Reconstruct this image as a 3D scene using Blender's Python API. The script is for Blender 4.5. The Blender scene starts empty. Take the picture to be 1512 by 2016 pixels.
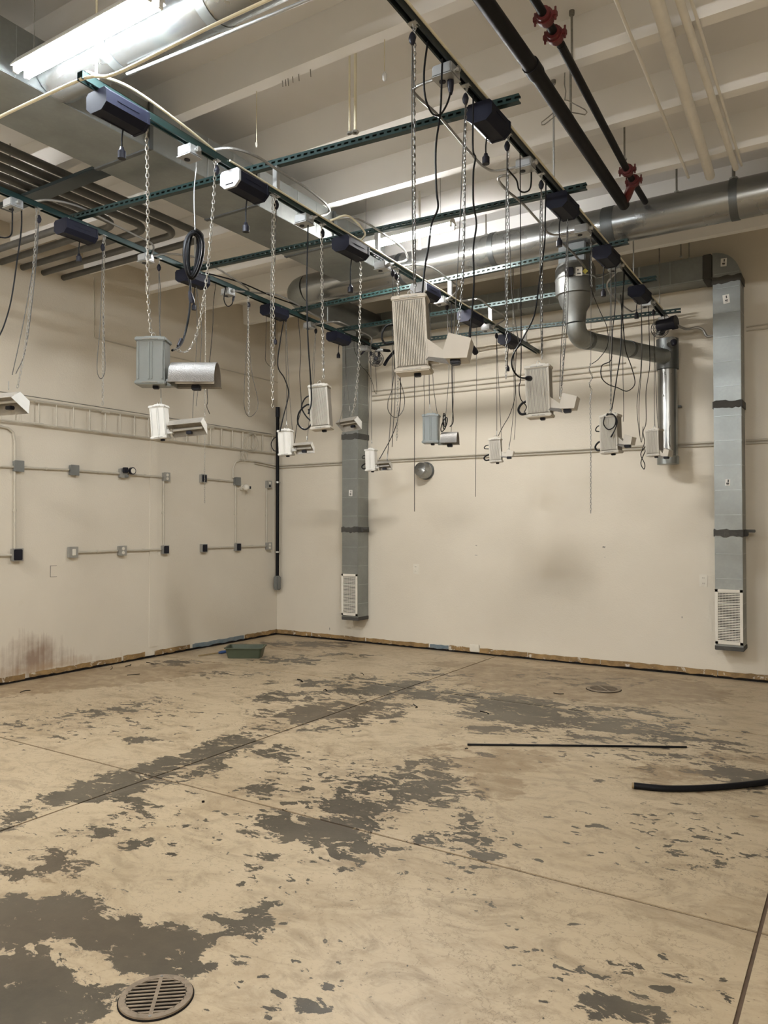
import bpy, bmesh, math, random
from mathutils import Vector, Matrix, Euler
R = math.radians
random.seed(7)
sc = bpy.context.scene
COL = sc.collection

# ------------------------------------------------------------------ camera
F_PX, YAW, PIT, H = 1500.0, R(32.32), R(1.05), 1.55
cam = bpy.data.cameras.new('camera')
cam.sensor_fit = 'VERTICAL'; cam.sensor_height = 36.0; cam.lens = F_PX / 2016 * 36.0
cam.clip_start = 0.05; cam.clip_end = 60
camo = bpy.data.objects.new('camera', cam); COL.objects.link(camo)
camo.location = (0, 0, H); camo.rotation_euler = (R(90) + PIT, 0, YAW)
sc.camera = camo

# ------------------------------------------------------------------ world, exposure
w = bpy.data.worlds.new('world'); sc.world = w; w.use_nodes = True
w.node_tree.nodes['Background'].inputs[0].default_value = (0.9, 0.88, 0.85, 1)
w.node_tree.nodes['Background'].inputs[1].default_value = 0.02
sc.view_settings.view_transform = 'Standard'; sc.view_settings.look = 'None'
sc.view_settings.exposure = 0.0; sc.view_settings.gamma = 1.0
sc.view_settings.use_curve_mapping = False
TUBE_POWER = 410.0
TUBE_COLOR = (1.0, 0.98, 0.95, 1)

# ------------------------------------------------------------------ room numbers
XL, YB, XR, YF, ZC = -7.14, 8.42, 3.6, -4.2, 4.55
S1, S2, S3 = -5.0, -3.2, -1.75

def ray(px, py):
    a = (px - 756) / F_PX; b = (1008 - py) / F_PX
    f = math.cos(PIT) - b * math.sin(PIT); u = math.sin(PIT) + b * math.cos(PIT)
    return (a * math.cos(YAW) - f * math.sin(YAW), f * math.cos(YAW) + a * math.sin(YAW), u)
def at(px, py, X=None, Y=None, Z=None):
    """the point of the plane X=, Y= or Z= that a photo measurement fell on"""
    r = ray(px, py)
    t = X / r[0] if X is not None else Y / r[1] if Y is not None else (Z - H) / r[2]
    return Vector((r[0] * t, r[1] * t, H + r[2] * t))

# ------------------------------------------------------------------ materials
def newmat(name):
    m = bpy.data.materials.new(name); m.use_nodes = True
    nt = m.node_tree; b = nt.nodes['Principled BSDF']
    return m, nt, b
def nd(nt, t, **k):
    n = nt.nodes.new(t)
    for a, v in k.items(): setattr(n, a, v)
    return n
def noise(nt, scale, detail=3, rough=0.5, vec=None, dist=0.0):
    n = nd(nt, 'ShaderNodeTexNoise'); n.inputs['Scale'].default_value = scale
    n.inputs['Detail'].default_value = detail; n.inputs['Roughness'].default_value = rough
    n.inputs['Distortion'].default_value = dist
    if vec is not None: nt.links.new(vec, n.inputs['Vector'])
    return n
def pos(nt):
    return nd(nt, 'ShaderNodeNewGeometry').outputs['Position']
def mix(nt, fac, a, b):
    n = nd(nt, 'ShaderNodeMix', data_type='RGBA')
    if hasattr(fac, 'node'): nt.links.new(fac, n.inputs[0])
    else: n.inputs[0].default_value = fac
    for i, v in ((6, a), (7, b)):
        if hasattr(v, 'node'): nt.links.new(v, n.inputs[i])
        else: n.inputs[i].default_value = (*v, 1)
    return n.outputs[2]
def math_(nt, op, a, b=None, c=None, clamp=False):
    n = nd(nt, 'ShaderNodeMath', operation=op, use_clamp=clamp)
    for i, v in enumerate((a, b, c)):
        if v is None: continue
        if hasattr(v, 'node'): nt.links.new(v, n.inputs[i])
        else: n.inputs[i].default_value = v
    return n.outputs[0]
def ramp(nt, v, lo, hi):
    n = nd(nt, 'ShaderNodeMapRange'); n.clamp = True
    nt.links.new(v, n.inputs[0]); n.inputs[1].default_value = lo; n.inputs[2].default_value = hi
    return n.outputs[0]
def bump(nt, b, h, strength=0.2, dist=0.01):
    n = nd(nt, 'ShaderNodeBump'); n.inputs['Strength'].default_value = strength
    n.inputs['Distance'].default_value = dist
    nt.links.new(h, n.inputs['Height']); nt.links.new(n.outputs[0], b.inputs['Normal'])
def mat(name, c, rough=0.5, metal=0.0, var=0.08, nscale=8, bmp=0.0, c2=None, emit=None):
    m, nt, b = newmat(name)
    p = nd(nt, 'ShaderNodeTexCoord').outputs['Object']
    n = noise(nt, nscale, 3, 0.6, p)
    c2 = c2 or tuple(max(0, x * (1 - 3 * var)) for x in c)
    nt.links.new(mix(nt, ramp(nt, n.outputs['Fac'], 0.3, 0.75), c, c2), b.inputs['Base Color'])
    b.inputs['Roughness'].default_value = rough; b.inputs['Metallic'].default_value = metal
    if max(c) < 0.03: b.inputs['Specular IOR Level'].default_value = 0.12
    if bmp:
        n2 = noise(nt, nscale * 6, 2, 0.5, p); bump(nt, b, n2.outputs['Fac'], bmp, 0.003)
    if emit:
        b.inputs['Emission Color'].default_value = emit[0]; b.inputs['Emission Strength'].default_value = emit[1]
    return m

def wall_mat(name, stains=()):
    m, nt, b = newmat(name); p = pos(nt)
    n1 = noise(nt, 0.9, 4, 0.6, p); n2 = noise(nt, 6, 5, 0.65, p)
    col = mix(nt, ramp(nt, n1.outputs['Fac'], 0.35, 0.7), (0.625, 0.572, 0.475), (0.585, 0.532, 0.438))
    sm = ramp(nt, n2.outputs['Fac'], 0.66, 0.80)
    col = mix(nt, math_(nt, 'MULTIPLY', sm, 0.25), col, (0.45, 0.39, 0.29))
    for (cx, cy, cz, sx, sy, sz, c, streak) in stains:      # rust stain on the wall paint
        sub = nd(nt, 'ShaderNodeVectorMath', operation='SUBTRACT'); nt.links.new(p, sub.inputs[0]); sub.inputs[1].default_value = (cx, cy, cz)
        dv = nd(nt, 'ShaderNodeVectorMath', operation='DIVIDE'); nt.links.new(sub.outputs[0], dv.inputs[0]); dv.inputs[1].default_value = (sx, sy, sz)
        ln = nd(nt, 'ShaderNodeVectorMath', operation='LENGTH'); nt.links.new(dv.outputs[0], ln.inputs[0])
        mp = nd(nt, 'ShaderNodeMapping'); mp.inputs['Scale'].default_value = (30, 30, streak); nt.links.new(p, mp.inputs[0])
        ns = noise(nt, 1, 4, 0.6, mp.outputs[0]); nb = noise(nt, 4, 4, 0.6, p)
        v = math_(nt, 'SUBTRACT', 1.25, ln.outputs['Value'])
        v = math_(nt, 'ADD', v, math_(nt, 'MULTIPLY', math_(nt, 'SUBTRACT', ns.outputs['Fac'], 0.5), 1.3))
        v = math_(nt, 'ADD', v, math_(nt, 'MULTIPLY', math_(nt, 'SUBTRACT', nb.outputs['Fac'], 0.5), 1.6))
        col = mix(nt, math_(nt, 'MULTIPLY', ramp(nt, v, 0.15, 1.1), 0.75), col, c)
    nt.links.new(col, b.inputs['Base Color']); b.inputs['Roughness'].default_value = 0.62
    n3 = noise(nt, 70, 3, 0.6, p); bump(nt, b, n3.outputs['Fac'], 0.25, 0.006)
    return m

def floor_mat():
    m, nt, b = newmat('worn_concrete_paint'); p = pos(nt)
    a = nd(nt, 'ShaderNodeAttribute'); a.attribute_name = 'stain'
    sep = nd(nt, 'ShaderNodeSeparateColor'); nt.links.new(a.outputs['Color'], sep.inputs[0])
    grey, brown, chips = sep.outputs[0], sep.outputs[1], sep.outputs[2]
    mp = nd(nt, 'ShaderNodeMapping'); mp.inputs['Rotation'].default_value = (0, 0, R(-25)); mp.inputs['Scale'].default_value = (1, 1.5, 1)
    nt.links.new(p, mp.inputs[0]); q = mp.outputs[0]
    nA = noise(nt, 1.6, 2, 0.5, q, 0.5); nB = noise(nt, 5.5, 12, 0.66, q, 0.7); nC = noise(nt, 17, 6, 0.7, q, 0.4)
    jag = math_(nt, 'ADD', math_(nt, 'MULTIPLY', math_(nt, 'SUBTRACT', nB.outputs['Fac'], 0.5), 2.25),
                math_(nt, 'MULTIPLY', math_(nt, 'SUBTRACT', nC.outputs['Fac'], 0.5), 0.9))
    jag = math_(nt, 'ADD', jag, math_(nt, 'MULTIPLY', math_(nt, 'SUBTRACT', nA.outputs['Fac'], 0.5), 0.7))
    v = math_(nt, 'ADD', math_(nt, 'MULTIPLY', grey, 1.20), jag)
    mask = ramp(nt, v, 0.445, 0.480)                          # hard, ragged edge of the peeled paint
    # small separate chips in the paint
    nD = noise(nt, 9, 5, 0.6, q, 0.3)
    chip = ramp(nt, math_(nt, 'ADD', nD.outputs['Fac'], math_(nt, 'MULTIPLY', chips, 0.19)), 0.705, 0.715)
    # cream paint with wear and dirt
    n1 = noise(nt, 0.8, 5, 0.65, p, 0.3); n2 = noise(nt, 3.2, 8, 0.7, q, 1.4); n3 = noise(nt, 22, 8, 0.75, q, 0.8)
    c = mix(nt, ramp(nt, n1.outputs['Fac'], 0.35, 0.68), (0.465, 0.372, 0.248), (0.395, 0.308, 0.196))
    c = mix(nt, math_(nt, 'MULTIPLY', ramp(nt, n2.outputs['Fac'], 0.49, 0.66), 0.7), c, (0.235, 0.175, 0.108))
    c = mix(nt, math_(nt, 'MULTIPLY', ramp(nt, n3.outputs['Fac'], 0.54, 0.75), 0.5), c, (0.22, 0.163, 0.10))
    c = mix(nt, math_(nt, 'MULTIPLY', ramp(nt, n3.outputs['Fac'], 0.47, 0.30), 0.35), c, (0.46, 0.39, 0.275))
    bl = ramp(nt, math_(nt, 'ADD', brown, math_(nt, 'MULTIPLY', jag, 0.50)), 0.36, 0.46)
    bl = math_(nt, 'MULTIPLY', bl, math_(nt, 'ADD', 0.35, ramp(nt, nB.outputs['Fac'], 0.35, 0.62)))
    c = mix(nt, math_(nt, 'MULTIPLY', bl, 0.62), c, (0.205, 0.135, 0.070))
    n9 = noise(nt, 1.7, 9, 0.72, q, 1.0)
    c = mix(nt, math_(nt, 'MULTIPLY', ramp(nt, n9.outputs['Fac'], 0.50, 0.70), 0.6), c, (0.255, 0.180, 0.100))
    mp3 = nd(nt, 'ShaderNodeMapping'); mp3.inputs['Rotation'].default_value = (0, 0, R(40)); mp3.inputs['Scale'].default_value = (1.5, 14, 1); nt.links.new(p, mp3.inputs[0])
    nS = noise(nt, 3, 6, 0.7, mp3.outputs[0], 0.8)
    c = mix(nt, math_(nt, 'MULTIPLY', ramp(nt, nS.outputs['Fac'], 0.60, 0.70), 0.4), c, (0.22, 0.16, 0.095))
    # scraped flakes and dark flecks in the paint
    vo = nd(nt, 'ShaderNodeTexVoronoi', feature='DISTANCE_TO_EDGE'); vo.inputs['Scale'].default_value = 7.0
    wv = nd(nt, 'ShaderNodeVectorMath', operation='ADD'); nt.links.new(q, wv.inputs[0])
    nw = noise(nt, 3.0, 6, 0.7, p); sc_ = nd(nt, 'ShaderNodeVectorMath', operation='SCALE'); nt.links.new(nw.outputs['Color'], sc_.inputs[0]); sc_.inputs['Scale'].default_value = 0.55
    nt.links.new(sc_.outputs[0], wv.inputs[1]); nt.links.new(wv.outputs[0], vo.inputs['Vector'])
    ln_ = ramp(nt, vo.outputs['Distance'], 0.030, 0.0)
    pm = noise(nt, 1.1, 4, 0.6, p, 0.6)
    c = mix(nt, math_(nt, 'MULTIPLY', math_(nt, 'MULTIPLY', ln_, ramp(nt, pm.outputs['Fac'], 0.42, 0.58)), 0.75), c, (0.17, 0.125, 0.075))
    n7 = noise(nt, 48, 3, 0.6, q, 0.2)
    c = mix(nt, math_(nt, 'MULTIPLY', ramp(nt, n7.outputs['Fac'], 0.65, 0.69), 0.7), c, (0.13, 0.10, 0.065))
    # bare concrete
    n4 = noise(nt, 2.2, 6, 0.6, p); n5 = noise(nt, 14, 6, 0.7, p)
    g = mix(nt, ramp(nt, n4.outputs['Fac'], 0.35, 0.65), (0.052, 0.043, 0.030), (0.092, 0.076, 0.052))
    g = mix(nt, math_(nt, 'MULTIPLY', ramp(nt, n5.outputs['Fac'], 0.45, 0.7), 0.4), g, (0.112, 0.091, 0.063))
    g = mix(nt, math_(nt, 'MULTIPLY', brown, 0.7, clamp=True), g, (0.125, 0.084, 0.048))
    n8 = noise(nt, 11, 8, 0.72, q, 0.6)
    keep = ramp(nt, math_(nt, 'ADD', n8.outputs['Fac'], math_(nt, 'MULTIPLY', grey, -0.05)), 0.585, 0.600)
    mask = math_(nt, 'MULTIPLY', mask, math_(nt, 'SUBTRACT', 1.0, keep))
    allm = math_(nt, 'MAXIMUM', mask, chip)
    c = mix(nt, allm, c, g)
    nt.links.new(c, b.inputs['Base Color'])
    rg = mix(nt, allm, (0.42, 0.42, 0.42), (0.36, 0.36, 0.36)); nt.links.new(rg, b.inputs['Roughness'])
    hh = math_(nt, 'ADD', math_(nt, 'MULTIPLY', allm, -1.0), math_(nt, 'MULTIPLY', n3.outputs['Fac'], 0.5))
    bump(nt, b, hh, 0.35, 0.003)
    return m

def galv(name, c, rough, spangle=0.10, scale=14, bm_=0.12):
    m, nt, b = newmat(name); p = nd(nt, 'ShaderNodeTexCoord').outputs['Object']
    v = nd(nt, 'ShaderNodeTexVoronoi'); v.inputs['Scale'].default_value = scale * 3; nt.links.new(p, v.inputs['Vector'])
    n = noise(nt, 2.5, 4, 0.6, p)
    dark = tuple(x * (1 - spangle * 3) for x in c)
    col = mix(nt, ramp(nt, n.outputs['Fac'], 0.3, 0.7), c, dark)
    col = mix(nt, math_(nt, 'MULTIPLY', v.outputs['Distance'], 0.35 if scale > 6 else 0.08), col, dark)
    nt.links.new(col, b.inputs['Base Color']); b.inputs['Metallic'].default_value = 0.88
    nt.links.new(math_(nt, 'ADD', math_(nt, 'MULTIPLY', n.outputs['Fac'], 0.15 if scale > 6 else 0.04), rough - (0.07 if scale > 6 else 0.02)), b.inputs['Roughness'])
    n6 = noise(nt, 3, 2, 0.5, p); bump(nt, b, n6.outputs['Fac'], bm_, 0.02)
    return m

def glue_mat():
    m, nt, b = newmat('old_base_adhesive'); p = pos(nt)
    n1 = noise(nt, 5, 6, 0.7, p, 0.5); n2 = noise(nt, 7, 6, 0.75, p, 0.4)
    c = mix(nt, ramp(nt, n1.outputs['Fac'], 0.4, 0.62), (0.30, 0.19, 0.075), (0.17, 0.105, 0.042))
    c = mix(nt, ramp(nt, n2.outputs['Fac'], 0.57, 0.60), c, (0.50, 0.45, 0.37))
    nt.links.new(c, b.inputs['Base Color']); b.inputs['Roughness'].default_value = 0.6
    bump(nt, b, n1.outputs['Fac'], 0.6, 0.01)
    return m

M = {}
M['wall'] = wall_mat('cream_wall_paint')
M['wall_stained'] = wall_mat('cream_wall_paint_stained', [(-7.14, 4.66, 0.20, 0.2, 0.40, 0.26, (0.17, 0.085, 0.045), 1.2),
                                                          (-7.14, 4.85, 0.10, 0.2, 0.75, 0.07, (0.33, 0.22, 0.13), 3)])
M['ceiling'] = mat('ceiling_paint', (0.84, 0.83, 0.81), 0.7, var=0.02, nscale=1.5, bmp=0.15)
M['ceil_slab'] = mat('ceiling_slab_paint', (0.78, 0.77, 0.76), 0.75, var=0.03, nscale=1.2, bmp=0.15)
M['floor'] = floor_mat()
M['joint'] = mat('joint_dirt', (0.115, 0.075, 0.046), 0.9, var=0.15, nscale=9)
M['galv'] = galv('galvanised_sheet', (0.365, 0.385, 0.375), 0.42)
M['spiral'] = galv('spiral_duct_sheet', (0.33, 0.335, 0.325), 0.27, 0.04, 6, 0.03)
M['galv_dk'] = galv('dull_galvanised', (0.17, 0.18, 0.18), 0.45)
M['fanbody'] = galv('dull_shaded_fan_metal', (0.24, 0.245, 0.235), 0.50)  # dull grey, darkened for the shadow the fan hangs in
M['dullpipe'] = mat('dull_grey_conduit', (0.13, 0.13, 0.125), 0.5, 0.4, var=0.08)
M['seam'] = mat('duct_seam', (0.50, 0.53, 0.54), 0.38, 0.8)
M['mastic'] = mat('grey_duct_mastic', (0.065, 0.062, 0.055), 0.75, var=0.1, bmp=0.6, nscale=10)
M['teal'] = mat('green_strut_paint', (0.018, 0.042, 0.040), 0.36, 0.3, var=0.1)
M['teal_dk'] = mat('dark_strut_paint', (0.020, 0.032, 0.036), 0.35, 0.3, var=0.1)
M['black'] = mat('black_plastic', (0.018, 0.018, 0.024), 0.38, var=0.08)
M['navy'] = mat('dark_ballast_enamel', (0.011, 0.012, 0.021), 0.5, 0.0, var=0.06)
M['cap'] = mat('grey_end_cap', (0.42, 0.43, 0.45), 0.45, var=0.05)
M['cord'] = mat('black_cord_rubber', (0.008, 0.008, 0.009), 0.5, var=0.05)
M['rope'] = mat('dark_hanger_rope', (0.06, 0.055, 0.048), 0.7, var=0.1, nscale=200)
M['chain'] = mat('zinc_chain', (0.58, 0.57, 0.54), 0.32, 0.9, var=0.03)
M['chain_dk'] = mat('dull_zinc_chain', (0.24, 0.235, 0.22), 0.38, 0.8, var=0.05)
M['zinc'] = mat('zinc_fittings', (0.5, 0.5, 0.48), 0.32, 0.85, var=0.05)
M['box'] = mat('steel_junction_box', (0.42, 0.43, 0.43), 0.42, 0.6, var=0.05)
M['conduit'] = mat('flexible_steel_conduit', (0.36, 0.355, 0.34), 0.38, 0.75, var=0.05, nscale=60)
M['white'] = mat('white_enamel', (0.60, 0.585, 0.54), 0.40, var=0.03)
M['cream_fix'] = mat('cream_fixture_enamel', (0.50, 0.465, 0.40), 0.42, var=0.03)
M['fin'] = mat('fin_gap_shade_enamel', (0.24, 0.22, 0.185), 0.5, var=0.04)  # darker cream copy, shade between the fins put into the colour
M['grey_fix'] = mat('grey_fixture_enamel', (0.225, 0.245, 0.24), 0.40, 0.2, var=0.04)
M['foil'] = mat('hammered_reflector', (0.20, 0.187, 0.17), 0.42, 0.25, var=0.06, nscale=30, bmp=0.8)
M['foil_in'] = mat('bright_inner_foil', (0.46, 0.43, 0.38), 0.35, 0.4, var=0.08, nscale=30, bmp=0.6)
M['lampglass'] = mat('lamp_glass', (0.75, 0.76, 0.76), 0.12, 0.0, var=0.02)
M['ivory'] = mat('ivory_conduit_paint', (0.47, 0.43, 0.35), 0.5, var=0.04)
M['paintpipe'] = mat('ceiling_colour_pipe_paint', (0.80, 0.77, 0.70), 0.5, var=0.04)
M['cream_cable'] = mat('cream_cable_sheath', (0.72, 0.66, 0.48), 0.5, var=0.04)
M['pipe'] = mat('black_steel_pipe', (0.013, 0.012, 0.012), 0.5, 0.0, var=0.12, nscale=12)
M['red'] = mat('red_pipe_coupling', (0.115, 0.013, 0.012), 0.5, var=0.12, nscale=20, bmp=0.4)
M['rod'] = mat('threaded_rod', (0.30, 0.29, 0.26), 0.45, 0.7, var=0.1, nscale=60)
M['greybox'] = mat('grey_outlet_box', (0.19, 0.195, 0.185), 0.5, 0.3, var=0.05)
M['plate'] = mat('steel_cover_plate', (0.36, 0.355, 0.33), 0.4, 0.5, var=0.05)
M['outlet'] = mat('ivory_outlet_face', (0.66, 0.62, 0.53), 0.4, var=0.03)
M['glue'] = glue_mat()
M['blue'] = mat('blue_paint_remnant', (0.10, 0.15, 0.185), 0.6, var=0.12, nscale=14, c2=(0.20, 0.22, 0.22))
M['dark'] = mat('dark_opening', (0.012, 0.010, 0.009), 0.8)
M['grille'] = mat('white_grille_enamel', (0.70, 0.66, 0.58), 0.4, var=0.03)
M['iron'] = mat('worn_drain_metal', (0.30, 0.235, 0.165), 0.5, 0.3, var=0.15, nscale=24, bmp=0.5)
M['green'] = mat('green_tray_plastic', (0.060, 0.075, 0.045), 0.5, var=0.05)
M['bluep'] = mat('blue_handle_plastic', (0.020, 0.055, 0.16), 0.45, var=0.05)
M['label'] = mat('paper_label', (0.72, 0.70, 0.66), 0.6, var=0.02)
M['ink'] = mat('label_print', (0.06, 0.06, 0.06), 0.6)
M['yellow'] = mat('yellow_sticker', (0.55, 0.50, 0.10), 0.6)
M['hosend'] = mat('hose_cut_end', (0.30, 0.22, 0.11), 0.6, var=0.1, nscale=30)
m_, nt_, b_ = newmat('fluorescent_tube')
b_.inputs['Base Color'].default_value = (0.9, 0.9, 0.88, 1)
b_.inputs['Emission Color'].default_value = TUBE_COLOR; b_.inputs['Emission Strength'].default_value = TUBE_POWER
M['tube'] = m_
m_, nt_, b_ = newmat('cool_fluorescent_tube')
b_.inputs['Base Color'].default_value = (0.9, 0.9, 0.88, 1)
b_.inputs['Emission Color'].default_value = (0.86, 0.93, 1.0, 1); b_.inputs['Emission Strength'].default_value = TUBE_POWER
M['cool_tube'] = m_

# ------------------------------------------------------------------ mesh building
class MB:
    def __init__(s): s.v = []; s.f = []; s.mi = []; s.mats = []; s.cur = 0
    def m(s, name):
        if name not in s.mats: s.mats.append(name)
        s.cur = s.mats.index(name); return s
    def add(s, vs, fs):
        n = len(s.v); s.v += [Vector(v) for v in vs]
        s.f += [tuple(i + n for i in f) for f in fs]; s.mi += [s.cur] * len(fs); return s
    def box(s, c, d, rot=None, ch=0.0):
        """box at centre c with dimensions d, optional rotation matrix and chamfer"""
        x, y, z = d[0] / 2, d[1] / 2, d[2] / 2
        if ch <= 0:
            vs = [(-x, -y, -z), (x, -y, -z), (x, y, -z), (-x, y, -z), (-x, -y, z), (x, -y, z), (x, y, z), (-x, y, z)]
            fs = [(3, 2, 1, 0), (4, 5, 6, 7), (0, 1, 5, 4), (1, 2, 6, 5), (2, 3, 7, 6), (3, 0, 4, 7)]
        else:
            bm = bmesh.new(); bmesh.ops.create_cube(bm, size=1)
            for v in bm.verts: v.co = Vector((v.co.x * 2 * x, v.co.y * 2 * y, v.co.z * 2 * z))
            bmesh.ops.bevel(bm, geom=bm.edges[:], offset=ch, segments=2, affect='EDGES')
            bm.verts.index_update()
            vs = [v.co.copy() for v in bm.verts]; fs = [tuple(v.index for v in f.verts) for f in bm.faces]; bm.free()
        c = Vector(c)
        vs = [(rot @ Vector(v) if rot else Vector(v)) + c for v in vs]
        return s.add(vs, fs)
    def tube(s, pts, r, n=8, caps=True, rs=None):
        pts = [Vector(p) for p in pts]; L = len(pts); vs = []; fs = []
        prev = None
        for i, p in enumerate(pts):
            t = (pts[min(i + 1, L - 1)] - pts[max(i - 1, 0)])
            t = t.normalized() if t.length > 1e-9 else Vector((0, 0, 1))
            if prev is None:
                a = t.cross(Vector((0, 0, 1)));
                if a.length < 0.05: a = t.cross(Vector((1, 0, 0)))
                a.normalize()
            else:
                a = prev - t * prev.dot(t)
                if a.length < 1e-6: a = t.cross(Vector((0.3, 1, 0)))
                a.normalize()
            prev = a; b = t.cross(a); rr = rs[i] if rs else r
            for k in range(n):
                an = 2 * math.pi * k / n; vs.append(p + a * (rr * math.cos(an)) + b * (rr * math.sin(an)))
        for i in range(L - 1):
            for k in range(n):
                k2 = (k + 1) % n; fs.append((i * n + k, i * n + k2, (i + 1) * n + k2, (i + 1) * n + k))
        if caps: fs.append(tuple(range(n - 1, -1, -1))); fs.append(tuple((L - 1) * n + k for k in range(n)))
        return s.add(vs, fs)
    def prism(s, prof, p0, p1, u, v, flip=False):
        """closed profile [(a,b)] in axes u,v swept from p0 to p1"""
        p0, p1, u, v = Vector(p0), Vector(p1), Vector(u), Vector(v); n = len(prof)
        vs = [p0 + u * a + v * b for a, b in prof] + [p1 + u * a + v * b for a, b in prof]
        fs = [(k, (k + 1) % n, n + (k + 1) % n, n + k) for k in range(n)] + [tuple(range(n - 1, -1, -1)), tuple(range(n, 2 * n))]
        return s.add(vs, fs)
    def sheet(s, prof, p0, p1, u, v, th):
        """open profile given a thickness"""
        P = [Vector((a, b)) for a, b in prof]; off = []
        for i, p in enumerate(P):
            t = (P[min(i + 1, len(P) - 1)] - P[max(i - 1, 0)]).normalized(); off.append(p + Vector((-t.y, t.x)) * th)
        return s.prism([tuple(p) for p in P] + [tuple(p) for p in reversed(off)], p0, p1, u, v)
    def disc(s, c, axis, r, h, n=20, r2=None):
        c = Vector(c); a = Vector(axis).normalized()
        return s.tube([c - a * h / 2, c + a * h / 2], r, n, True, [r, r2 if r2 is not None else r])
    def ring(s, c, axis, R_, r, n=24, k=6):
        c = Vector(c); a = Vector(axis).normalized(); u = a.cross(Vector((0, 0, 1)))
        if u.length < 0.1: u = a.cross(Vector((1, 0, 0)))
        u.normalize(); v = a.cross(u); vs = []; fs = []
        for i in range(n):
            an = 2 * math.pi * i / n; d = u * math.cos(an) + v * math.sin(an)
            for j in range(k):
                b = 2 * math.pi * j / k; vs.append(c + d * (R_ + r * math.cos(b)) + a * r * math.sin(b))
        for i in range(n):
            for j in range(k):
                fs.append((i * k + j, ((i + 1) % n) * k + j, ((i + 1) % n) * k + (j + 1) % k, i * k + (j + 1) % k))
        return s.add(vs, fs)
    def build(s, name, matname=None, parent=None, smooth=True):
        me = bpy.data.meshes.new(name)
        off = Vector(parent['_o']) if parent is not None and '_o' in parent else Vector((0, 0, 0))
        me.from_pydata([tuple(v - off) for v in s.v], [], s.f)
        names = s.mats or [matname]
        for n in names: me.materials.append(M[n])
        if len(names) > 1:
            for p, i in zip(me.polygons, s.mi): p.material_index = i
        bm = bmesh.new(); bm.from_mesh(me); bmesh.ops.recalc_face_normals(bm, faces=bm.faces[:])
        if smooth:
            for f in bm.faces: f.smooth = True
            for e in bm.edges:
                if len(e.link_faces) == 2 and e.calc_face_angle(0) > R(38): e.smooth = False
        bm.to_mesh(me); bm.free(); me.update()
        o = bpy.data.objects.new(name, me); COL.objects.link(o)
        if parent is not None: o.parent = parent; o['_o'] = tuple(off)
        return o

def spline(pts, sub=6):
    """Catmull-Rom through the points"""
    P = [Vector(p) for p in pts]
    if len(P) < 3: return P
    Q = [P[0] * 2 - P[1]] + P + [P[-1] * 2 - P[-2]]; out = []
    for i in range(1, len(Q) - 2):
        for k in range(sub):
            t = k / sub; a, b, c, d = Q[i - 1], Q[i], Q[i + 1], Q[i + 2]
            out.append(0.5 * ((2 * b) + (c - a) * t + (2 * a - 5 * b + 4 * c - d) * t * t + (3 * b - a - 3 * c + d) * t ** 3))
    out.append(P[-1]); return out
def walk(pts, step):
    """points at equal distances along a polyline"""
    out = [pts[0].copy()]; need = step
    for a, b in zip(pts, pts[1:]):
        L = (b - a).length; d = 0
        while L - d >= need:
            d += need; out.append(a + (b - a) * (d / L)); need = step
        need -= (L - d)
    return out

ALL = []
def empty(name, loc, label=None, cat=None, group=None):
    o = bpy.data.objects.new(name, None); COL.objects.link(o); o.location = loc; o['_o'] = tuple(loc)
    o.empty_display_size = 0.05
    if label: tag(o, label, cat, group)
    return o
def tag(o, label=None, cat=None, group=None, kind=None):
    if label: o['label'] = label
    if cat: o['category'] = cat
    if group: o['group'] = group
    if kind: o['kind'] = kind
    ALL.append(o); return o
ORD = ['nearest', 'second', 'third', 'fourth', 'fifth', 'sixth', 'seventh', 'eighth', 'ninth', 'tenth', 'eleventh', 'twelfth']

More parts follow.
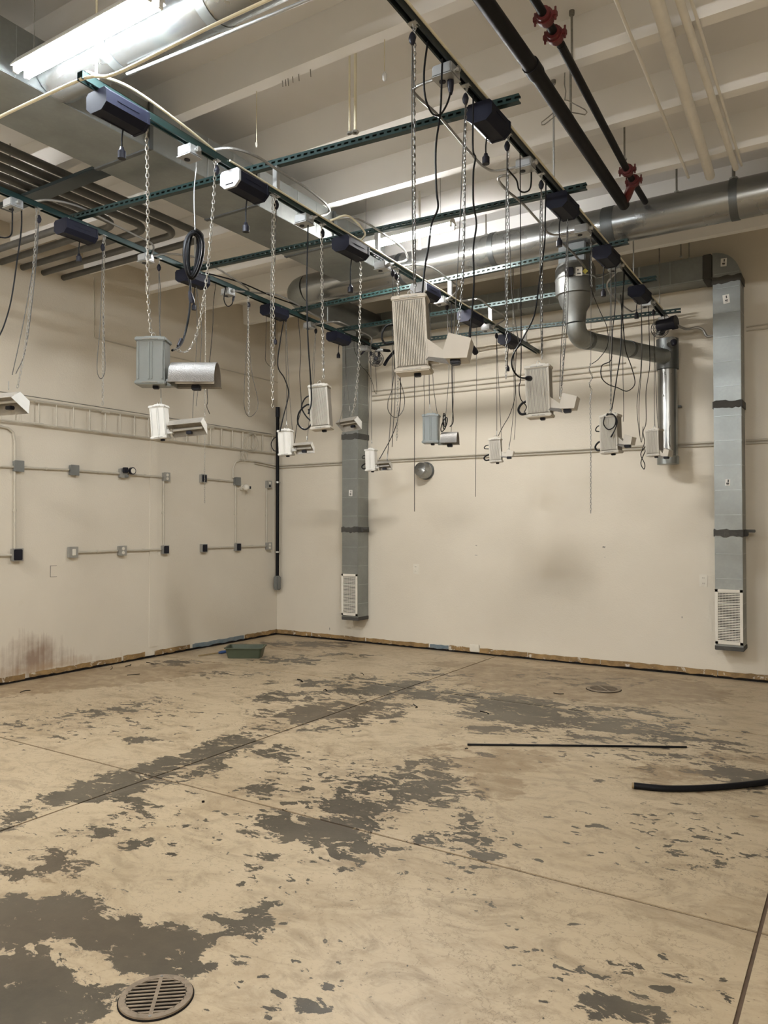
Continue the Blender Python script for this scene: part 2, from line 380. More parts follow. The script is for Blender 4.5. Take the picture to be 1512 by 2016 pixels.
# ================================================================== THE ROOM
# ---- floor: slabs with open control joints
fl = MB().box(((XL + XR) / 2, (YF + YB) / 2, -0.078), (XR - XL + 0.4, YB - YF + 0.4, 0.14)).build('floor', 'joint')
tag(fl, kind='structure')
STAINS = [  # photo px centre, px radii, turn, strength, kind (g bare concrete, b brown stain, c chips)
 (372,1492,150,24,-17,.62,'g'),(225,1548,120,30,-12,.60,'g'),(440,1462,60,16,-10,.5,'g'),(545,1480,60,22,5,.42,'g'),(250,1582,60,20,20,.45,'g'),(420,1510,45,16,0,.4,'g'),
 (520,1555,45,16,0,.45,'g'),
 (605,1632,115,30,4,.72,'g'),(680,1668,60,24,10,.55,'g'),(510,1690,45,26,-20,.42,'g'),(800,1560,140,66,0,.52,'g'),(735,1595,110,40,0,.55,'g'),(850,1640,50,22,0,.42,'g'),(830,1510,80,24,0,.4,'g'),
 (660,1398,130,26,-6,.55,'g'),(590,1372,110,14,0,.52,'g'),(740,1360,130,18,-8,.55,'g'),(640,1345,110,9,0,.45,'g'),(700,1420,120,14,-8,.42,'g'),(760,1390,70,10,0,.4,'g'),(700,1335,70,8,0,.36,'g'),
 (75,1690,95,46,0,.36,'g'),(30,1608,50,26,0,.5,'g'),(170,1640,70,14,0,.42,'g'),(262,1662,34,12,-8,.55,'g'),(130,1700,70,30,0,.35,'g'),
 (60,1815,150,60,0,.72,'g'),(190,1850,190,50,5,.70,'g'),(60,1950,190,110,0,.95,'g'),(330,1870,110,60,0,.7,'g'),(400,1835,120,36,-8,.52,'g'),(500,1800,60,18,-30,.55,'g'),(240,1900,170,40,0,.52,'g'),(400,1890,90,40,0,.40,'g'),
 (1215,1985,90,36,0,.62,'g'),(1160,1975,40,26,0,.5,'g'),(620,1985,56,26,0,.5,'g'),(650,1965,50,12,0,.45,'g'),(560,1990,60,20,0,.4,'g'),(900,1640,60,40,0,.35,'g'),
 (560,1300,90,9,0,.42,'g'),(350,1305,44,8,0,.5,'g'),(460,1328,70,8,0,.42,'g'),(600,1268,110,6,0,.5,'g'),(650,1290,80,5,0,.42,'g'),
 (205,1402,80,12,-5,.38,'g'),(300,1380,70,8,-10,.3,'g'),(270,1458,34,9,0,.45,'g'),(20,1432,60,14,0,.35,'g'),
 (890,1372,130,16,6,.52,'g'),(1010,1388,150,24,4,.55,'g'),(1110,1424,210,28,5,.60,'g'),(1000,1430,100,16,0,.5,'g'),(1230,1400,90,12,5,.4,'g'),(1360,1455,110,22,12,.50,'g'),(1250,1405,120,12,0,.3,'g'),(1460,1530,70,24,5,.68,'g'),
 (950,1486,28,6,0,.5,'g'),(1140,1340,160,18,3,.28,'g'),(830,1325,50,6,-8,.4,'g'),(870,1330,60,6,0,.34,'g'),(1040,1305,60,4,0,.25,'g'),
 (1300,1500,110,30,0,.26,'g'),(1180,1540,60,16,0,.26,'g'),(1340,1620,120,20,0,.22,'g'),(1380,1690,110,34,0,.22,'g'),
 (190,1334,190,20,-6,1.0,'b'),(60,1346,100,14,-6,.9,'b'),(250,1322,120,9,-5,.8,'b'),(600,1272,110,9,0,.55,'b'),(1150,1346,220,30,3,1.0,'b'),(1050,1325,190,13,5,.8,'b'),(1200,1368,90,14,0,.5,'b'),
 (990,1500,120,26,-4,.62,'b'),(975,1545,60,34,0,.62,'b'),(860,1480,90,22,-6,.4,'b'),(1330,1525,110,34,0,.5,'b'),(1450,1490,80,30,0,.45,'b'),(660,1400,120,22,0,.42,'b'),
 (330,1318,60,5,0,.5,'b'),(120,1700,110,50,0,.34,'b'),(120,1840,260,70,0,.22,'b'),(1420,1360,120,12,6,.35,'b'),(400,1340,120,12,0,.3,'b'),(1000,1440,200,26,0,.28,'b'),
 (1330,1640,240,80,0,.62,'c'),(940,1660,90,60,0,1.0,'c'),(1080,1880,120,90,0,.55,'c'),(640,1550,160,70,0,.75,'c'),(330,1620,200,70,0,.55,'c'),(1200,1940,200,60,0,.8,'c'),
 (560,1730,160,50,0,.6,'c'),(250,1410,220,40,0,.6,'c'),(1200,1450,300,60,0,.6,'c'),(560,1880,220,90,0,.5,'c'),(130,1880,160,80,0,.5,'c'),(820,1340,200,24,0,.5,'c'),(640,1720,200,60,0,.5,'c'),(110,1440,200,30,0,.6,'c'),(1000,1760,140,50,0,.4,'c'),
 (160,1900,110,26,28,.60,'w'),(230,1930,50,16,20,.5,'w'),(70,1745,60,12,0,.3,'w'),(330,1800,60,12,15,.4,'w'),(430,1870,60,14,-20,.45,'w'),(300,1490,60,6,-15,.3,'w'),(830,1610,50,20,0,.4,'w'),(740,1570,40,9,0,.35,'w'),(900,1420,90,5,5,.35,'w'),(1130,1440,90,5,5,.35,'w'),(660,1370,90,5,0,.3,'w'),(420,1830,40,8,0,.4,'w'),(1250,1470,50,6,5,.3,'w'),(100,1660,60,8,0,.3,'w'),
]
SW = []
cy_, sy_ = math.cos(YAW), math.sin(YAW)
for (px, py, rx, ry, an, st, kd) in STAINS:      # measured ellipses turned into real ones lying on the floor
    c = at(px, py, Z=0.0); d = -c.x * sy_ + c.y * cy_
    ca, sa = math.cos(R(an)), math.sin(R(an))
    SW.append((c.x, c.y, d, rx, ry, ca, sa, st, 'gbcw'.index(kd)))
def stain_at(x, y):
    out = [0.0, 0.0, 0.0, 0.0]
    for (cx, cy, d, rx, ry, ca, sa, st, k) in SW:
        dx, dy = x - cx, y - cy
        if abs(dx) > 3 or abs(dy) > 3: continue
        u = (dx * cy_ + dy * sy_) * F_PX / d; v = (-dx * sy_ + dy * cy_) * F_PX * H / (d * d)
        a = (u * ca - v * sa) / rx; b = (u * sa + v * ca) / ry; q = a * a + b * b
        if q < 4: out[k] = max(out[k], st * min(1.0, 1.5 - 0.95 * math.sqrt(q))) if q < 2.4 else out[k]
    out[0] = max(0.0, out[0] - out[3]); return out
DR1, DR2 = (-1.985, 1.738, 0.122), (-2.12, 7.25, 0.15)
def slab(x0, x1, y0, y1, near):
    st = 0.055 if near else 0.4
    nx = max(1, int((x1 - x0) / st)); ny = max(1, int((y1 - y0) / st))
    bm = bmesh.new(); lay = bm.loops.layers.float_color.new('stain'); cols = {}
    g = [[bm.verts.new((x0 + (x1 - x0) * i / nx, y0 + (y1 - y0) * j / ny, 0)) for i in range(nx + 1)] for j in range(ny + 1)]
    rim = g[0] + [r[-1] for r in g[1:]] + list(reversed(g[-1][:-1])) + [r[0] for r in reversed(g[1:-1])]
    for j in range(ny):
        for i in range(nx):
            cxm = (g[j][i].co + g[j + 1][i + 1].co) / 2
            bm.faces.new((g[j][i], g[j][i + 1], g[j + 1][i + 1], g[j + 1][i]))
    low = [bm.verts.new((v.co.x, v.co.y, -0.009)) for v in rim]
    for v in rim:                                   # softly broken edges along the joint
        v.co.z -= 0.003
    for k in range(len(rim)): bm.faces.new((rim[(k + 1) % len(rim)], rim[k], low[k], low[(k + 1) % len(rim)]))
    if near:
        for v in bm.verts: cols[v] = stain_at(v.co.x, v.co.y)
        for f in bm.faces:
            for l in f.loops: c = cols[l.vert]; l[lay] = (c[0], c[1], c[2], 1)
    # round openings for the drains
    me = bpy.data.meshes.new('floor_slab'); bm.to_mesh(me); bm.free(); me.materials.append(M['floor'])
    o = bpy.data.objects.new('floor_slab', me); COL.objects.link(o); o.parent = fl
gx = [XL, -3.74, -0.36, XR]; gy = [YF, -2.8, 0.2, 3.25, 6.31, YB]
for i in range(3):
    for j in range(5):
        G = 0.0075
        slab(gx[i] + (G if i else 0), gx[i + 1] - (G if i < 2 else 0), gy[j] + (G if j else 0), gy[j + 1] - (G if j < 4 else 0), j >= 1)

# ---- walls
def wallbox(name, x0, x1, y0, y1, z0, z1, m):
    o = MB().box(((x0 + x1) / 2, (y0 + y1) / 2, (z0 + z1) / 2), (x1 - x0, y1 - y0, z1 - z0)).build(name, m, smooth=False)
    return tag(o, kind='structure')
wl = wallbox('wall_left', XL - 0.2, XL, YF - 0.2, YB + 0.2, -0.1, ZC + 0.1, 'wall_stained')
wb = wallbox('wall_back', XL, XR, YB, YB + 0.2, -0.1, ZC + 0.1, 'wall')
wr = wallbox('wall_right', XR, XR + 0.2, YF - 0.2, YB + 0.2, -0.1, ZC + 0.1, 'wall')
wf = wallbox('wall_front', XL, XR, YF - 0.2, YF, -0.1, ZC + 0.1, 'wall')
# ---- panel joint strip and old panel outline on the left wall
t = MB().box((XL + 0.004, 6.17, 1.35), (0.010, 0.12, 2.46), ch=0.003).build('trim_1', 'wall'); tag(t, kind='structure')
t = MB()
for (y, z, a, b) in ((5.33, 3.95, 0.012, 0.66), (6.9, 3.615, 3.12, 0.012)):
    t.box((XL + 0.003, y, z), (0.008, a, b))
tag(t.build('trim_2', 'ivory'), kind='structure')

# ---- ceiling with precast stems
ce = MB().box(((XL + XR) / 2, (YF + YB) / 2, ZC + 0.1), (XR - XL + 0.4, YB - YF + 0.4, 0.2)).build('ceiling', 'ceil_slab', smooth=False)
tag(ce, kind='structure')
y = 7.79
while y > YF:
    m_b = MB().prism([(-0.085, 0), (0.0, 0), (0.018, 0.26), (-0.103, 0.26)], (XL, y, 4.30), (XR, y, 4.30), (0, 1, 0), (0, 0, 1))
    m_b.build('ceiling_stem', 'ceiling', ce, smooth=False)
    y -= 0.835

# ---- bare strip where the wall base was pulled off
def base_strip(name, along, runs):
    par = None
    root = MB()
    if along == 'Y': root.box((XL + 0.003, (0 + YB) / 2, 0.012), (0.006, YB, 0.024))
    else: root.box(((XL + XR) / 2, YB - 0.003, 0.012), (XR - XL, 0.006, 0.024))
    r = root.build(name, 'dark', smooth=False); tag(r, kind='structure')
    for (a, b, h, mt) in runs:
        n = max(2, int((b - a) / 0.05)); up = []; lo = []
        for i in range(n + 1):
            t = a + (b - a) * i / n
            up.append((t, h - 0.010 + random.uniform(-0.006, 0.004))); lo.append((t, 0.022 + random.uniform(-0.006, 0.008)))
        mb = MB(); th = random.uniform(0.008, 0.014)
        for k in range(n):
            q = [lo[k], lo[k + 1], up[k + 1], up[k]]
            if along == 'Y': vs = [(XL + 0.001, p, z) for p, z in q] + [(XL + th, p, z) for p, z in q]
            else: vs = [(p, YB - 0.001, z) for p, z in q] + [(p, YB - th, z) for p, z in q]
            mb.add(vs, [(0, 1, 2, 3), (7, 6, 5, 4), (0, 4, 5, 1), (3, 2, 6, 7)])
            if k == 0: mb.add(vs, [(0, 3, 7, 4)])
            if k == n - 1: mb.add(vs, [(1, 5, 6, 2)])
        mb.build('adhesive_strip', mt, r, smooth=False)
base_strip('baseboard_left', 'Y', [(2.5, 4.15, .085, 'glue'), (4.16, 4.55, .08, 'glue'), (4.6, 5.72, .082, 'glue'), (5.75, 6.05, .088, 'glue'), (6.2, 6.75, .085, 'glue'),
                                   (6.8, 7.72, .082, 'blue'), (7.75, 8.41, .085, 'glue')])
base_strip('baseboard_back', 'X', [(-7.13, -6.52, .085, 'glue'), (-6.5, -5.62, .082, 'glue'), (-5.60, -4.66, .080, 'glue'), (-4.64, -4.38, .082, 'blue'), (-4.37, -4.08, .085, 'glue'),
                                   (-3.96, -3.35, .088, 'glue'), (-3.34, -2.5, .084, 'glue'), (-2.49, -1.3, .088, 'glue'), (-1.29, 0.9, .084, 'glue')])
# plaster lump
mb = MB(); mb.box((-4.02, YB - 0.012, 0.07), (0.13, 0.025, 0.09), ch=0.008)
tag(mb.build('trim_3', 'outlet'), kind='structure')

# ================================================================== DUCTWORK
def rect_tube(mb, c0, c1, wdt, hgt, u, v):
    a, b = wdt / 2, hgt / 2
    mb.prism([(-a, -b), (a, -b), (a, b), (-a, b)], c0, c1, u, v)

YD0, YD1 = 8.165, YB            # depth of the back-wall ductwork
def band(mb, x0, x1, z0, z1, wob=0.010, th=0.006, sides='fr'):
    """mastic band round the front and sides of a wall duct, with ragged edges"""
    n = 9; top = [z1 + random.uniform(-wob, wob) for _ in range(n + 1)]; bot = [z0 + random.uniform(-wob, wob) for _ in range(n + 1)]
    for k in range(n):
        a = x0 - th + (x1 - x0 + 2 * th) * k / n; b = x0 - th + (x1 - x0 + 2 * th) * (k + 1) / n
        vs = [(a, YD0 - th, bot[k]), (b, YD0 - th, bot[k + 1]), (b, YD0 - th, top[k + 1]), (a, YD0 - th, top[k]),
              (a, YD0 + 0.01, bot[k]), (b, YD0 + 0.01, bot[k + 1]), (b, YD0 + 0.01, top[k + 1]), (a, YD0 + 0.01, top[k])]
        mb.add(vs, [(0, 1, 2, 3), (7, 6, 5, 4), (3, 2, 6, 7), (0, 4, 5, 1)])
    for xx in (x0 - th, x1 + th):
        mb.box((xx, (YD0 + YD1) / 2, (z0 + z1) / 2), (th * 1.2, YD1 - YD0 - 0.004, z1 - z0))
def wall_riser(name, x0, x1, label, bands, labels, flip):
    root = empty(name, ((x0 + x1) / 2, (YD0 + YD1) / 2, 0.34), label, 'duct', 'vertical supply ducts on the back wall')
    xc = (x0 + x1) / 2; yc = (YD0 + YD1) / 2; wd = x1 - x0; dp = YD1 - YD0 - 0.004
    segs = [0.36] + bands + [4.0]
    for k in range(len(segs) - 1):
        mb = MB().m('galv'); mb.box((xc, yc, (segs[k] + segs[k + 1]) / 2), (wd, dp, segs[k + 1] - segs[k] - 0.002), ch=0.003)
        mb.m('seam'); z = segs[k] + 0.18
        while z < segs[k + 1] - 0.08:              # cross-break seams
            mb.box((xc, YD0, z), (wd - 0.02, 0.006, 0.005)); mb.box((x1, yc, z), (0.006, dp - 0.02, 0.005)); z += 0.245
        mb.build('duct_section', None, root)
    for z in bands + [4.0]:
        mb = MB(); band(mb, x0, x1, z - 0.035, z + 0.035); mb.build('mastic_band', 'mastic', root)
    mb = MB().box((xc, yc, 0.345), (wd + 0.012, dp, 0.045), ch=0.004); mb.build('bottom_cap', 'mastic', root)
    # quadrant elbow on top
    mb = MB().m('galv'); prof = []
    s = -1 if flip else 1; n = 8; H_ = 0.26
    for k in range(n + 1):
        a = math.pi / 2 * k / n; prof.append((xc + s * (-wd / 2 + wd * math.cos(a)), 4.02 + H_ * math.sin(a)))
    prof = [(xc - s * wd / 2, 4.02)] + prof
    mb.prism([(p[0], p[1]) for p in prof], (0, YD0, 0), (0, YD1 - 0.004, 0), (1, 0, 0), (0, 0, 1))
    mb.m('seam'); mb.box((xc, YD0, 4.06), (wd - 0.02, 0.006, 0.005))
    mb.build('elbow', None, root)
    # damper handle sticking out beside the middle band
    mb = MB(); mb.box((x1 + 0.05, YD0 + 0.09, bands[0] + 0.02), (0.11, 0.03, 0.03), ch=0.004); mb.box((x1 + 0.02, YD0 + 0.09, bands[0]), (0.045, 0.06, 0.06), ch=0.006)
    mb.build('damper_handle', 'mastic', root)
    # grille
    g0, g1 = 0.385, 0.925
    gr = MB()
    for (cx, cz, a, b) in ((x0 + 0.014, (g0 + g1) / 2, 0.028, g1 - g0), (x1 - 0.014, (g0 + g1) / 2, 0.028, g1 - g0), (xc, g0 + 0.014, wd, 0.028), (xc, g1 - 0.014, wd, 0.028)):
        gr.box((cx, YD0 - 0.006, cz), (a, 0.012, b), ch=0.002)
    g = gr.build('grille_frame', 'grille', root)
    MB().box((xc, YD0 - 0.001, (g0 + g1) / 2), (wd - 0.05, 0.002, g1 - g0 - 0.05)).build('grille_opening', 'dark', g)
    n = 30
    blade = None
    for k in range(n):
        z = g0 + 0.034 + (g1 - g0 - 0.068) * k / (n - 1)
        if blade is None:
            bl = MB().box((0, 0, 0), (wd - 0.052, 0.010, 0.004), rot=Matrix.Rotation(R(35), 3, 'X'))
            blade = bl.build('louvre_blade', 'grille', None, smooth=False); o = blade
        else: o = blade.copy(); COL.objects.link(o)
        o.parent = g; o.location = Vector((xc, YD0 - 0.007, z)) - Vector(root['_o'])
    gv = MB()
    for k in range(7): gv.box((x0 + 0.04 + (wd - 0.08) * k / 6, YD0 - 0.003, (g0 + g1) / 2), (0.002, 0.003, g1 - g0 - 0.06))
    gv.build('vertical_vane', 'grille', g, smooth=False)
    for (lx, lz, ang, wv) in labels:
        q = Matrix.Rotation(R(ang), 3, 'Y')
        mb = MB().m('label'); mb.box((lx, YD0 - 0.001, lz), (0.055 * wv, 0.002, 0.08 * wv), rot=q)
        mb.m('ink'); mb.box(Vector((lx, YD0 - 0.0026, lz)) + q @ Vector((0.004, 0, 0.018 * wv)), (0.012, 0.001, 0.026), rot=q); mb.box(Vector((lx, YD0 - 0.0026, lz)) + q @ Vector((0, 0, -0.012 * wv)), (0.026, 0.001, 0.014), rot=q)
        mb.box(Vector((lx, YD0 - 0.0026, lz)) + q @ Vector((0, 0, -0.026 * wv)), (0.020, 0.001, 0.005), rot=q)
        mb.build('paper_label', None, root, smooth=False)
wall_riser('wall_duct', -5.82, -5.57, 'vertical galvanised wall duct at left near the room corner, grille at its foot', [1.50, 2.72], [(-5.68, 1.98, 2, 1.0)], True)
wall_riser('wall_duct', -1.275, -1.022, 'vertical galvanised wall duct at right with rounded elbow on top and grille at its foot', [1.48, 2.755], [(-1.17, 4.17, 3, 1.0), (-1.15, 3.80, -6, 1.1), (-1.15, 1.98, 4, 0.8)], False)

# horizontal duct along the back wall
root = empty('wall_header_duct', (-3.4, 8.29, 4.15), 'long rectangular galvanised duct running under the ceiling along the back wall', 'duct')
xs = [-5.56, -4.85, -4.1, -3.35, -2.6, -2.0, -1.36]
for a, b in zip(xs, xs[1:]):
    mb = MB().m('galv'); mb.box(((a + b) / 2, 8.29, 4.148), (b - a - 0.002, 0.25, 0.25), ch=0.003)
    mb.m('seam'); mb.box((a + 0.01, 8.163, 4.148), (0.020, 0.008, 0.25)); mb.box(((a + b) / 2, 8.164, 4.148), (0.005, 0.006, 0.23)); mb.box(((a + b) / 2, 8.164, 4.030), (b - a, 0.006, 0.008))
    mb.build('duct_section', None, root)
MB().box((-1.325, 8.288, 4.148), (0.085, 0.262, 0.262), ch=0.008).build('mastic_band', 'mastic', root); mb = MB(); mb.box((-5.57, 8.288, 4.148), (0.06, 0.262, 0.262), ch=0.008); mb.build('mastic_band', 'mastic', root)

# rectangular trunk duct running towards the back wall
root = empty('trunk_duct', (-4.17, 5.0, 4.15), 'wide flat galvanised trunk duct running front to back under the ceiling at upper left', 'duct')
ys = [-0.5, 0.9, 2.1, 3.33, 4.36, 5.35, 6.2]
for a, b in zip(ys, ys[1:]):
    mb = MB().m('galv'); mb.box((-4.17, (a + b) / 2, 4.148), (0.53, b - a - 0.002, 0.296), ch=0.003)
    mb.m('seam'); mb.box((-3.905, (a + b) / 2, 4.148), (0.006, 0.006, 0.28)); mb.box((-3.905, (a * 3 + b) / 4, 4.148), (0.004, 0.004, 0.28)); mb.box((-3.905, (a + b * 3) / 4, 4.148), (0.004, 0.004, 0.28))
    mb.build('duct_section', None, root)
    mb = MB(); mb.box((-4.17, a, 4.146), (0.56, 0.035, 0.305), ch=0.003)
    mb.build('flange', 'galv_dk', root)

# round spiral duct across the back
def round_duct(mb, p0, p1, r, n=36, seam=0.0):
    mb.disc((Vector(p0) + Vector(p1)) / 2, Vector(p1) - Vector(p0), r, (Vector(p1) - Vector(p0)).length, n)
def elbow(mb, c, a0, a1, u, v, Rb, r, n=6, k=28, gore=True):
    """gored elbow: centre c, bend radius Rb in plane u,v"""
    pts = [Vector(c) + Vector(u) * (Rb * math.cos(a)) + Vector(v) * (Rb * math.sin(a)) for a in [a0 + (a1 - a0) * i / n for i in range(n + 1)]]
    mb.tube(pts, r, k, True)
root = empty('round_duct', (-3.0, 6.54, 4.13), 'shiny round spiral duct spanning the room under the ceiling in front of the back wall', 'duct')
xs = [-5.1, -3.9, -2.9, -1.83, -0.85, 0.5, XR - 0.01]
for a, b in zip(xs, xs[1:]):
    mb = MB(); round_duct(mb, (a + 0.001, 6.54, 4.13), (b - 0.001, 6.54, 4.13), 0.155); mb.build('duct_section', 'spiral', root)
for x, wd in ((-3.9, 0.05), (-2.9, 0.05), (-1.83, 0.10), (-0.85, 0.06)):
    mb = MB(); round_duct(mb, (x - wd / 2, 6.54, 4.13), (x + wd / 2, 6.54, 4.13), 0.160); mb.build('joint_band', 'galv_dk', root)
mb = MB(); elbow(mb, (-5.1, 6.78, 4.13), -math.pi / 2, -math.pi, (1, 0, 0), (0, 1, 0), 0.24, 0.155); mb.build('elbow', 'galv', root)
mb = MB(); round_duct(mb, (-5.34, 6.78, 4.13), (-5.34, 8.16, 4.13), 0.150); mb.build('branch', 'galv_dk', root)

root = empty('round_duct', (-2.4, 2.62, 4.14), 'large round galvanised duct crossing above the near lamp at top left', 'duct')
xs = [-3.90, -3.35, -2.66, -1.86]
for a, b in zip(xs, xs[1:]):
    mb = MB(); round_duct(mb, (a + 0.001, 2.66, 4.145), (b - 0.001, 2.66, 4.145), 0.152); mb.build('duct_section', 'spiral', root)
for x in (-3.35, -2.66, -1.88):
    mb = MB(); round_duct(mb, (x - 0.03, 2.66, 4.145), (x + 0.03, 2.66, 4.145), 0.156); mb.build('joint_band', 'galv', root)

# inline fan with its drop and branch
root = empty('inline_fan', (-2.13, 6.54, 3.2), 'grey inline duct fan canister hanging below the round duct, with a stepped reducer', 'fan')
cx, cy = -2.13, 6.5
mb = MB(); mb.box((cx, cy, 3.90), (0.24, 0.20, 0.20), ch=0.01); mb.build('drop_collar', 'galv_dk', root)
mb = MB(); zz = [3.84, 3.83, 3.79, 3.60, 3.565, 3.56]; rr = [0.10, 0.155, 0.172, 0.172, 0.168, 0.15]
mb.tube([(cx, cy, z) for z in zz], 1, 32, True, rr); mb.build('fan_housing', 'fanbody', root)
mb = MB(); mb.ring((cx, cy, 3.70), (0, 0, 1), 0.170, 0.007, 32); mb.build('clamp_ring', 'seam', root)
mb = MB(); zz = [3.56, 3.50, 3.42, 3.32]; rr = [0.15, 0.135, 0.095, 0.085]
mb.tube([(cx, cy, z) for z in zz], 1, 28, True, rr); mb.build('reducer', 'fanbody', root)
dirv = Vector((0.42, 1.62, 0.0)).normalized()
mb = MB(); pts = []
for k in range(6):
    a = math.pi / 2 * k / 5; pts.append(Vector((cx, cy, 3.32)) + dirv * (0.12 * (1 - math.cos(a))) + Vector((0, 0, -0.12 * math.sin(a))))
mb.tube(pts, 0.085, 24); mb.build('elbow', 'galv', root)
mb = MB().m('black'); q = Matrix.Rotation(R(18), 3, 'Z')
f = q @ Vector((0, -1, 0)); mb.box(Vector((cx, cy, 3.70)) + q @ Vector((-0.05, -0.175, 0.02)), (0.075, 0.04, 0.075), rot=q, ch=0.006); mb.build('terminal_box', None, root)
mb = MB().m('label'); mb.box(Vector((cx, cy, 3.70)) + q @ Vector((0.03, -0.176, 0.02)), (0.055, 0.004, 0.075), rot=q)
mb.m('ink'); mb.box(Vector((cx, cy, 3.70)) + q @ Vector((0.03, -0.180, 0.0)), (0.03, 0.002, 0.01), rot=q); mb.box(Vector((cx, cy, 3.70)) + q @ Vector((0.022, -0.180, 0.032)), (0.012, 0.002, 0.012), rot=q)
mb.build('rating_label', None, root)
mb = MB().m('yellow'); mb.box(Vector((cx, cy, 3.70)) + q @ Vector((0.082, -0.166, 0.02)), (0.034, 0.004, 0.034), rot=q @ Matrix.Rotation(R(45), 3, 'Y')); mb.build('warning_sticker', None, root)

pe = Vector((-1.73, 8.20, 3.30))
p0 = Vector((cx, cy, 3.20)) + dirv * 0.12
root = empty('branch_duct', tuple(p0), 'slim round duct sloping from the inline fan back to the wall', 'duct')
d = (pe - p0); L = d.length
mb = MB(); mb.tube([p0, pe - d.normalized() * 0.06], 0.078, 24); mb.build('duct_section', 'galv', root)
for t in (0.03, 0.5): mb = MB(); mb.tube([p0 + d * t, p0 + d * (t + 0.03)], 0.082, 24); mb.build('joint_band', 'galv_dk', root)
root = empty('drop_duct', (-1.73, 8.21, 2.2), 'vertical round shiny duct dropping down the back wall beside the right riser', 'duct')
mb = MB(); mb.tube([(-1.73, 8.25, 3.17), (-1.73, 8.25, 2.27)], 0.098, 32); mb.build('duct_section', 'spiral', root)
mb = MB(); mb.tube([(-1.73, 8.25, 3.50), (-1.73, 8.25, 3.49), (-1.73, 8.25, 3.175)], 0.11, 28, True, [0.07, 0.11, 0.11]); mb.build('top_collar', 'galv_dk', root)
mb = MB(); mb.tube([(-1.73, 8.25, 2.27), (-1.73, 8.25, 2.19)], 0.108, 32); mb.build('bottom_collar', 'galv', root)
mb = MB(); mb.box((-1.825, 8.37, 2.8), (0.02, 0.10, 0.02)); mb.box((-1.73, 8.385, 2.8), (0.22, 0.07, 0.02)); mb.build('wall_bracket', 'galv_dk', root)

# round wall vent
root = empty('wall_vent', (-4.69, 8.42, 2.245), 'round metal vent hood on the back wall', 'vent')
mb = MB(); mb.disc((-4.69, 8.405, 2.245), (0, 1, 0), 0.112, 0.03, 32); mb.build('flange', 'galv_dk', root)
mb = MB(); mb.tube([(-4.69, 8.39, 2.245), (-4.69, 8.34, 2.245), (-4.70, 8.26, 2.262), (-4.705, 8.24, 2.265)], 0.1, 32, True, [0.104, 0.104, 0.085, 0.03]); mb.build('hood', 'spiral', root)

# ================================================================== PIPES
def pipe_run(name, pts, r, mt, label, cat='pipe', group=None, n=12):
    o = MB().tube(pts, r, n).build(name, mt); tag(o, label, cat, group); return o
ZP = 4.30
root = empty('sprinkler_main', (-1.56, 4, 4.1), 'thick black steel sprinkler main beside the right strut run', 'pipe')
MB().tube([(-1.50, YF, 4.10), (-1.545, 4.0, 4.10)], 0.042, 16).build('pipe_length', 'pipe', root)
MB().tube([(-1.545, 4.0, 4.10), (-1.60, 6.10, 4.10)], 0.042, 16).build('pipe_length', 'pipe', root)
MB().tube([(-1.5435, 3.95, 4.10), (-1.5465, 4.05, 4.10)], 0.049, 16).build('coupling', 'pipe', root)
def red_coupling(c, ax, r, root):
    c = Vector(c); ax = Vector(ax).normalized(); mb = MB()
    mb.disc(c, ax, r * 1.75, 0.030, 14); mb.disc(c + ax * 0.028, ax, r * 1.45, 0.022, 14); mb.disc(c - ax * 0.028, ax, r * 1.45, 0.022, 14)
    u = ax.cross(Vector((0, 0, 1))).normalized()
    for s in (-1, 1):
        mb.box(c + u * s * r * 1.9, (r * 1.1, r * 1.1, 0.030), ch=0.004); mb.tube([c + u * s * r * 2.1 - Vector((0, 0, 0.032)), c + u * s * r * 2.1 + Vector((0, 0, 0.036))], 0.006, 6)
    return mb.build('red_coupling', 'red', root)
root = empty('sprinkler_branch', (-1.42, 4, 4.2), 'thinner black sprinkler pipe joined with red couplings', 'pipe')
MB().tube([(-1.33, YF, 4.2), (-1.385, 3.7, 4.2), (-1.395, 4.02, 4.2)], 0.022, 12).build('pipe_length', 'pipe', root)
MB().tube([(-1.395, 4.02, 4.2), (-1.49, 5.95, 4.2)], 0.024, 12).build('pipe_length', 'pipe', root)
MB().tube([(-1.49, 5.95, 4.2), (-1.50, 6.37, 4.20)], 0.024, 12).build('pipe_length', 'pipe', root)
for p in ((-1.386, 3.76, 4.2), (-1.394, 3.93, 4.2), (-1.478, 5.73, 4.2), (-1.482, 5.93, 4.2)): red_coupling(p, (-0.04, 1, 0), 0.026, root)
mb = MB(); mb.tube(spline([(-1.482, 5.94, 4.2), (-1.51, 5.96, 4.17), (-1.555, 6.02, 4.13), (-1.59, 6.06, 4.11)], 4), 0.033, 12); mb.build('red_elbow', 'red', root)
for k, (xa, xb, r, lab) in enumerate(((-1.075, -1.16, 0.010, 'thin painted conduit under the ceiling stems, nearest the sprinkler pipes'),
        (-0.885, -1.005, 0.036, 'thick cream painted pipe running under the ceiling stems at upper right'),
        (-0.79, -0.815, 0.022, 'medium cream painted pipe right of the thick painted pipe'),
        (-0.74, -0.775, 0.009, 'thin cream conduit at far right beside the medium painted pipe'))):
    z = ZP - r - 0.002 if k != 3 else ZP - 0.012
    ya, yb = YF, 8.0
    def xx(y): return xa + (xb - xa) * (y - 4.0) / 2.5
    pipe_run('painted_pipe', [(xx(ya), ya, z), (xx(6.3), 6.3, z)], r, 'paintpipe', lab, 'pipe', 'painted pipes under the ceiling', 14)
# cream pipe near the large duct
root_pts = [at(250, 146, Z=3.96), at(605, 0, Z=3.96)]
pipe_run('painted_pipe', [root_pts[0], root_pts[1] + (root_pts[1] - root_pts[0]) * 2], 0.008, 'box', 'thin bright pipe running along the underside of the large near duct', 'pipe', 'painted pipes under the ceiling')
